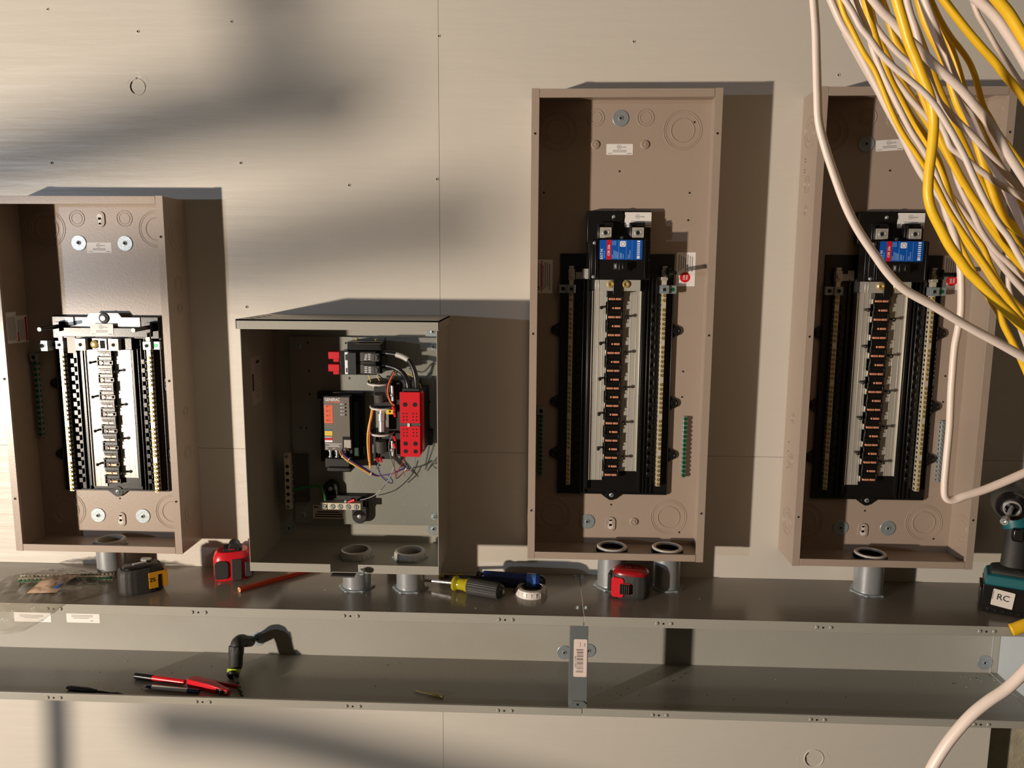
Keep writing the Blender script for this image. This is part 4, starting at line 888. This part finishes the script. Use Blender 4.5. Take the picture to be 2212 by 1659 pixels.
# ------------------------------------------------------------------ plastic bag with spare ground bar
b0 = atz(90, 1300, GT)
t = thing('spare_ground_bar', (atz(42,1252,GT+.006).x, atz(42,1252,GT+.006).y, GT), 'spare ground bar with green screws inside the clear bag at far left', 'ground bar')
e = atz(245, 1246, GT+.006) - atz(42,1252,GT+.006); ang = math.atan2(e.y, e.x); t.rotation_euler = (0,0,ang); ln = e.length
m = M('bright_bar','hole'); m.box(0,ln,-.005,.005,.001,.010); m.box(0,ln,.005,.0065,.001,.013)
for k in range(24): m.m('hole').box(ln*(k+.3)/24, ln*(k+.7)/24, .0049, .0068, .010, .0125)
bar = m.build('bar', t, bevel=.0003); s0 = None
for k in range(24):
    loc = (ln*(k+.5)/24, -.005, .0055)
    if s0 is None: q = M('green_screw'); q.lathe([(.0034,0),(.0034,.0028),(.0002,.003)], (0,0,0), (0,-1,0), 10); s0 = q.build('green_screw', bar, loc)
    else: clone(s0, bar, loc)
a = atz(66,1275,GT+.003); b = atz(134,1272,GT+.003)
t = thing('instruction_card', (a.x,a.y-.012,GT+.002), 'folded tan paper card with a small blue mark inside the clear bag', 'paper card')
m = M('tan_paper','blue_label','gray_ink'); cw = (b-a).length
m.add([(0,0,0),(cw,.002,.002),(cw+.004,.040,.012),(.004,.036,.010),(.012,.060,.014),(cw+.014,.064,.016)], [(0,1,2,3),(3,2,5,4)]); m.m('blue_label').add([(cw-.014,.012,.0065),(cw-.002,.012,.0068),(cw+.002,.028,.0115),(cw-.008,.028,.011)], [(0,1,2,3)])
o = m.build('card', t); sm = o.modifiers.new('thick','SOLIDIFY'); sm.thickness = .0006
t = thing('plastic_bag', (b0.x, b0.y, GT), 'clear crumpled plastic bag draped over the trough edge at far left', 'plastic bag')
m = M('clear_film'); nu, nv = 64, 54; vs = []; O = Vector((b0.x,b0.y,GT))
def edge(v_):    # left/right pixel extents for a row parameter
    tab = ((0,60,200),(.15,10,262),(.35,-40,250),(.55,-60,170),(.70,-70,128),(.85,-70,95),(1,-60,50))
    for (a0,l0,r0),(a1,l1,r1) in zip(tab, tab[1:]):
        if v_ <= a1: f = (v_-a0)/(a1-a0); return l0+(l1-l0)*f, r0+(r1-r0)*f
    return -60, 50
for side in (1, -1):
    for j in range(nv+1):
        v_ = j/nv; l, r = edge(v_)
        for i in range(nu+1):
            u_ = i/nu; uu = l+(r-l)*u_
            if v_ < .62:
                y_ = -.055 - (GD-.055)*(v_/.62); z_ = GT
                q_ = at(uu, 1290, y_); X = q_.x; Z = z_
                puff = .017*(math.sin(PI*u_)**.6)*(math.sin(PI*min(1, v_/.62*.9+.1))**.5) if side > 0 else .001
                nz_ = noise.noise(Vector((X*45, y_*45, 3))) + .5*noise.noise(Vector((X*110, y_*110, 9)))
                pt = Vector((X, y_, Z + max(.0008, puff*(1+.8*nz_))))
            else:
                f = (v_-.62)/.38; q_ = at(uu, 1310, -GD); X = q_.x
                out = (.010 + .018*math.sin(PI*f*.9) if side > 0 else .0035)*(math.sin(PI*u_)**.5 if 0 < u_ < 1 else 0)
                nz_ = noise.noise(Vector((X*40, f*5, 5)))
                pt = Vector((X, -GD-.0030-out*(1+.5*nz_), GT + .004 - .062*f))
            vs.append(pt-O)
n1 = (nu+1)*(nv+1); fs = []
for s_ in (0, n1):
    for j in range(nv):
        for i in range(nu):
            k = s_ + j*(nu+1)+i; fs.append((k,k+1,k+nu+2,k+nu+1) if s_ == 0 else (k,k+nu+1,k+nu+2,k+1))
m.add(vs, fs); m.build('film', t, smoothing=180)
# ------------------------------------------------------------------ cordless impact driver on the right
DX = at(2167, 1300, -.128); t = thing('impact_driver', (DX.x, -.128, GT), 'teal and black cordless driver standing on its battery at the right end', 'cordless driver'); t.rotation_euler = (0, 0, -.47)
hb = .056; wx0, wx1 = -.038, .044; RT = Matrix()
m = M('black_plastic'); m.T = RT
m.box(wx0,wx1,-.036,.034,.002,hb); m.box(wx0+.008,wx1-.008,-.038,.034,0,.010); m.box(wx0-.005,wx0+.004,-.030,.030,.006,.046)
for k in range(5): m.box(wx0+.010+k*.013, wx0+.015+k*.013, -.0395, -.036, .003, .008)
m.box(wx0+.003, -.026, -.0372, -.036, .028, .031); m.build('battery', t, bevel=.004, seg=3)
m = M('teal_plastic'); m.T = RT; pr = [(wx0+.001,-.0355),(wx1-.001,-.0355),(wx1-.001,.034),(wx0+.001,.034)]
m.rings([[Vector((x_*k,y_*k,z_)) for x_,y_ in pr] for k, z_ in ((1,hb-.001),(1,hb+.008),(.90,hb+.018),(.78,hb+.021))]); m.build('foot', t, bevel=.003)
m = M('black_rubber'); m.T = RT; m.rings([[Vector((x_*k,y_*k,z_)) for x_,y_ in pr] for k, z_ in ((.77,hb+.0205),(.70,hb+.028),(.40,hb+.034))]); m.build('foot_pad', t, bevel=.003)
m = M('plastic_white','ink'); m.T = RT @ Matrix.Translation((-.004,-.0386,.032)) @ Matrix.Rotation(.10,4,'Y'); m.rrect(-.0185,.0185,-.016,.018,.002,-.0008,0); m.m('ink').text('RC', .017, .000, -.0012, .003); m.box(-.0175,-.0168,-.0011,-.0008,-.004,.013); m.build('name_tag', t)
m = M('black_rubber'); h0 = hb+.028
m.sweep([(.010,.005,h0),(.010,.006,h0+.020),(.011,.006,h0+.055),(.012,.002,h0+.100)], .0158, .0200, 6, 20, taper=lambda q_: 1.12-.20*q_); m.build('handle', t)
hz = h0+.142
m = M('teal_plastic'); m.sweep([(.010,-.004,h0+.088),(.004,-.002,h0+.108),(.000,.004,h0+.130)], .0185, .024, 4, 18); m.build('collar', t, bevel=.002)
m = M('black_plastic'); m.box(.001,.022,-.034,-.010,h0+.066,h0+.092); m.build('trigger', t, bevel=.004)
m = M('dark_gray'); m.lathe([(.019,-.052),(.028,-.050),(.033,-.038),(.034,-.010),(.034,.050),(.028,.062),(.0002,.064)], (-.006,.0,hz), (0,1,0), 32); m.build('motor_housing', t)
m = M('black_plastic'); m.lathe([(.028,0),(.026,.010),(.019,.016),(.010,.016),(.008,.006)], (-.006,-.051,hz), (0,-1,0), 28); m.build('nose', t)
m = M('chrome'); m.lathe([(.0115,0),(.0160,0),(.0155,.008),(.0125,.010)], (-.006,-.064,hz), (0,-1,-.1), 28, closed=True); m.build('chuck_ring', t)
m = M('chrome','hole'); m.cyl((-.006,-.060,hz),(-.016,-.094,hz-.018),.0042,seg=6); m.lathe([(.0040,0),(.0068,0),(.0068,.012),(.0040,.012)], (-.016,-.092,hz-.0165), (-.3,-1,-.3), 18, closed=True); m.build('nut_driver', t)
# ------------------------------------------------------------------ hanging cables
def cable(label, col, wpx, y, pts, flat=.55, twist=1.5, tw0=0, group=None, ends=(.45,.45), y2=None):
    n = len(pts); P = []
    for i, q_ in enumerate(pts):
        yy_ = y if y2 is None else y + (y2-y)*i/(n-1)
        P.append(at(q_[0], q_[1], yy_))
    d0 = (P[0]-P[1]).normalized(); d1 = (P[-1]-P[-2]).normalized()
    s0_, s1_ = (P[0]-P[1]).length, (P[-1]-P[-2]).length
    a_ = [P[0]+d0*s0_*k + Vector((0,0,.04*(k*s0_/ends[0])**2 if ends[0] > .1 else 0)) for k in range(int(ends[0]/s0_), 0, -1)]
    P = a_ + P + [P[-1]+d1*s1_*k for k in range(1, int(ends[1]/s1_)+1)]; n = len(P)
    dist = (P[n//2]-Vector((CX,CY,CZ))).length
    r = wpx*dist/FPX/2
    nm = 'yellow_cable' if col == 'jacket_yellow' else 'white_cable'
    O = P[0].copy(); m = M(col); m.sweep([p-O for p in P], r, r*flat, 6, 14, twist, tw0)
    o = m.build(nm, None, O, smoothing=180); tag(o, label, 'cable', group); return o
Yw, Ww = 'jacket_yellow', 'jacket_white'
GY, GW = 'yellow building cables in the hanging bundle', 'white building cables in the hanging bundle'
def cabs():
    cable('leftmost white cable of the bundle, sweeping alone across the far right panel', Ww, 20, -.80, [(1756,-20),(1762,60),(1764,130),(1766,200),(1769,262),(1783,319),(1805,385),(1828,446),(1854,497),(1888,548),(1920,592),(1955,626),(2017,661),(2089,704),(2161,743),(2212,772),(2260,800)], .72, .8, .5, GW)
    cable('white cable dropping down inside the right panel and bending back at the bottom', Ww, 17, -.62, [(1790,-10),(1804,22),(1816,48),(1830,72),(1848,100),(1880,160),(1915,230),(1945,285),(1972,340),(1996,382),(2033,428),(2046,465),(2062,510),(2072,558),(2076,600),(2076,668),(2070,709),(2062,752),(2056,825),(2054,860),(2051,925),(2044,1000),(2040,1055),(2044,1076),(2060,1080),(2084,1071),(2134,1055),(2212,1022),(2250,1003)], .8, .6, .2, GW)
    cable('slim yellow cable along the left edge of the bundle, ahead of a white one', Yw, 13, -.70, [(1811,-10),(1823,29),(1840,63),(1864,111),(1888,149),(1907,193),(1922,231),(1941,272),(1960,304),(1977,328),(1996,357),(2013,383),(2028,412),(2050,455),(2085,510),(2130,575),(2175,640),(2230,720)], .75, 1, 0, GY)
    cable('white cable crossing over the thick yellow one near the bundle top', Ww, 13.5, -.84, [(1818,-12),(1842,26),(1859,58),(1878,82),(1900,113),(1931,145),(1965,173),(1996,200),(2021,229),(2047,270),(2069,309),(2086,342),(2104,383),(2128,433),(2155,481),(2179,513),(2200,550),(2230,600)], .8, .6, .6, GW)
    cable('white cable running beside the slim yellow one, then under the thick yellow one', Ww, 14, -.68, [(1842,-12),(1859,31),(1874,65),(1886,108),(1905,157),(1922,193),(1941,231),(1956,260),(1972,289),(1994,323),(2010,350),(2022,378),(2040,420),(2075,480),(2120,560),(2190,660),(2240,740)], .8, .8, 0, GW)
    cable('thickest yellow cable, making a sharp bend mid bundle then sweeping to the right edge', Yw, 20, -.76, [(1933,-15),(1941,14),(1953,55),(1965,96),(1977,125),(1992,164),(2006,200),(2014,231),(2017,265),(2015,301),(2011,337),(2007,370),(2005,400),(2005,420),(2009,442),(2016,462),(2030,490),(2051,530),(2073,561),(2090,585),(2112,607),(2137,634),(2162,659),(2191,687),(2225,722)], .9, .4, .3, GY)
    cable('second thick yellow cable, sweeping right just above the thickest one', Yw, 18, -.66, [(1868,-12),(1883,60),(1905,130),(1925,180),(1945,215),(1969,258),(1985,279),(2004,309),(2025,350),(2039,390),(2046,419),(2055,446),(2070,478),(2091,522),(2112,552),(2132,581),(2150,608),(2171,635),(2193,659),(2230,692)], .85, .7, .4, GY)
    cable('slim yellow cable showing as slivers behind the two thick yellow ones', Yw, 13, -.54, [(1888,60),(1905,130),(1922,169),(1936,205),(1953,231),(1970,253),(1990,282),(2015,325),(2037,375),(2059,436),(2080,475),(2105,509),(2125,537),(2140,575),(2165,620),(2225,700)], .8, 1, 0, GY, ends=(.3,.25))
    cable('white cable passing behind the thickest yellow one and on to the right edge', Ww, 13, -.60, [(1852,-14),(1869,24),(1890,55),(1912,84),(1941,116),(1972,145),(1995,182),(2020,240),(2042,289),(2054,318),(2076,335),(2105,359),(2134,381),(2158,398),(2184,412),(2225,436)], .8, 1.2, .2, GW)
    cable('white cable curling down steeply behind the others, then dim toward the right', Ww, 13, -.50, [(1893,100),(1924,157),(1943,183),(1965,212),(1989,239),(2010,262),(2040,298),(2055,330),(2060,359),(2070,393),(2086,430),(2102,462),(2120,500),(2149,541),(2174,564),(2199,588),(2235,620)], .8, 1, 0, GW)
    cable('broad white cable crossing the whole bundle from top left to the right edge', Ww, 18, -.70, [(1880,-8),(1905,24),(1929,48),(1955,78),(1984,104),(2013,135),(2045,164),(2076,193),(2105,227),(2129,256),(2153,289),(2177,330),(2197,362),(2230,412)], .75, .7, .8, GW)
    cable('white cable emerging under the broad white one and running parallel below it', Ww, 14, -.58, [(1956,-14),(1965,24),(1977,60),(1987,96),(2003,155),(2025,215),(2050,244),(2076,270),(2107,299),(2134,330),(2158,357),(2182,386),(2225,432)], .8, 1, .5, GW)
    cable('shaded yellow cable in the bundle middle that turns right near the panel edge', Yw, 19, -.50, [(1982,-14),(1996,36),(2011,72),(2030,108),(2045,145),(2058,190),(2072,230),(2090,262),(2107,295),(2120,337),(2132,376),(2150,430),(2166,468),(2184,486),(2230,515)], .8, 1, .4, GY)
    cable('yellow cable in the bundle middle just right of the shaded one', Yw, 16, -.47, [(1994,-2),(2021,43),(2042,77),(2057,113),(2069,149),(2078,181),(2090,217),(2106,255),(2128,300),(2158,355),(2192,412),(2232,470)], .8, 1, 0, GY)
    cable('slim yellow cable with an S bend at the panel top right corner', Yw, 12, -.52, [(2008,-6),(2030,41),(2054,80),(2076,108),(2094,135),(2106,164),(2114,193),(2124,229),(2139,256),(2158,289),(2182,320),(2225,378)], .8, .8, .3, GY)
    cable('yellow cable running straight and alone to the right edge above the panel corner', Yw, 16, -.62, [(2030,-12),(2062,31),(2090,67),(2119,101),(2148,133),(2172,164),(2197,193),(2235,245)], .85, .6, 0, GY)
    cable('thinnest white cable in the top right corner', Ww, 10, -.52, [(2097,-10),(2112,31),(2129,60),(2153,101),(2177,137),(2201,174),(2235,225)], .85, .6, 0, GW)
    cable('widest white cable in the top right corner, right of the thinnest', Ww, 22, -.78, [(2096,-14),(2129,14),(2153,39),(2175,70),(2197,104),(2235,170)], .8, .4, .2, GW)
    cable('yellow cable closest to the top right corner of the picture', Yw, 22, -.80, [(2142,-16),(2160,6),(2180,31),(2201,65),(2240,130)], .85, .4, 0, GY)
    cable('yellow cable left of the thickest one at the top, going behind it', Yw, 15, -.56, [(1899,-14),(1922,48),(1936,89),(1956,121),(1975,160),(1993,205),(2020,270),(2055,345),(2100,425),(2160,500),(2235,580)], .8, 1, .7, GY)
    cable('dim yellow cable deepest in the bundle, mostly covered', Yw, 17, -.40, [(1874,-8),(1886,48),(1900,90),(1917,125),(1945,175),(1985,235),(2030,305),(2065,365),(2100,425),(2140,490),(2185,550),(2240,610)], .8, 1, 0, GY)
    cable('another dim yellow cable deep in the bundle, right of the deepest one', Yw, 18, -.43, [(1950,0),(1975,60),(1998,120),(2020,180),(2048,245),(2080,315),(2115,390),(2155,460),(2195,530),(2245,600)], .8, 1, 1, GY)
    cable('short yellow cable dropping off steeply at the right edge under the thick yellow ones', Yw, 14, -.58, [(2110,600),(2138,645),(2157,674),(2169,704),(2186,737),(2200,765),(2222,815)], .8, .8, 0, GY, ends=(.12,.4))
    cable('white cable hanging nearly straight down at the right edge of the panel', Ww, 10, -.36, [(2105,262),(2128,315),(2152,378),(2168,440),(2177,500),(2178,560),(2178,610),(2184,640),(2200,700),(2225,770)], .85, .6, 0, GW)
    cable('broad pale cable at the right edge, crossing under the long white ones', Ww, 19, -.54, [(2118,300),(2134,335),(2152,367),(2175,410),(2188,439),(2201,468),(2228,520)], .8, .4, 0, GW, ends=(.3,.25))
    cable('brownish shaded white cable crossing low toward the right edge', Ww, 15, -.46, [(2035,400),(2070,445),(2100,485),(2128,523),(2152,556),(2180,592),(2212,628),(2240,655)], .8, .6, .4, GW, ends=(.25,.2))
    cable('white cable curving across the bottom right corner in front of the trough', Ww, 20, -.85, [(2000,1690),(2013,1659),(2035,1622),(2062,1585),(2099,1544),(2136,1514),(2174,1488),(2212,1452),(2245,1415)], .9, .4, 0)
    cable('end of a yellow cable resting on the trough lip at the right edge', Yw, 21, -.225, [(2184,1361),(2194,1358),(2207,1353),(2232,1344)], .6, .2, 1.2, ends=(.004,.3))
cabs()
# ------------------------------------------------------------------ unseen cords added between the work light and the wall to cast soft shadows
def shade_cord(label, pts, f, r):
    P = []
    for u, v in pts: p = at(u, v, 0); P.append(LA.lerp(p, f))
    O = P[0].copy(); m = M('wire_black'); m.sweep([p-O for p in P], r, None, 6, 12)
    tag(m.build('shadow_cord', None, O, smoothing=180), label, 'cord', 'unseen cords added to shade the wall')
shade_cord('thick black cord loop added out of view to shade the wall, upper one', [(-300,425),(0,352),(200,305),(400,255),(600,225),(780,215)], .36, .025)
shade_cord('thick black cord loop added out of view to shade the wall, middle one', [(0,600),(250,585),(500,565),(700,520),(900,490),(1060,470)], .34, .020)
shade_cord('black cord added upright out of view to shade the wall', [(560,-400),(572,-100),(600,40),(640,90)], .34, .021)
shade_cord('short black cord end added out of view to shade the wall', [(690,120),(700,290)], .30, .013)
shade_cord('thick black cord loop added out of view to shade the wall, lower one', [(330,1560),(600,1590),(900,1665),(1300,1760)], .40, .024)
shade_cord('thin upright black cord added out of view to shade the wall, lowest', [(120,1480),(125,1560),(130,1800)], .62, .015)
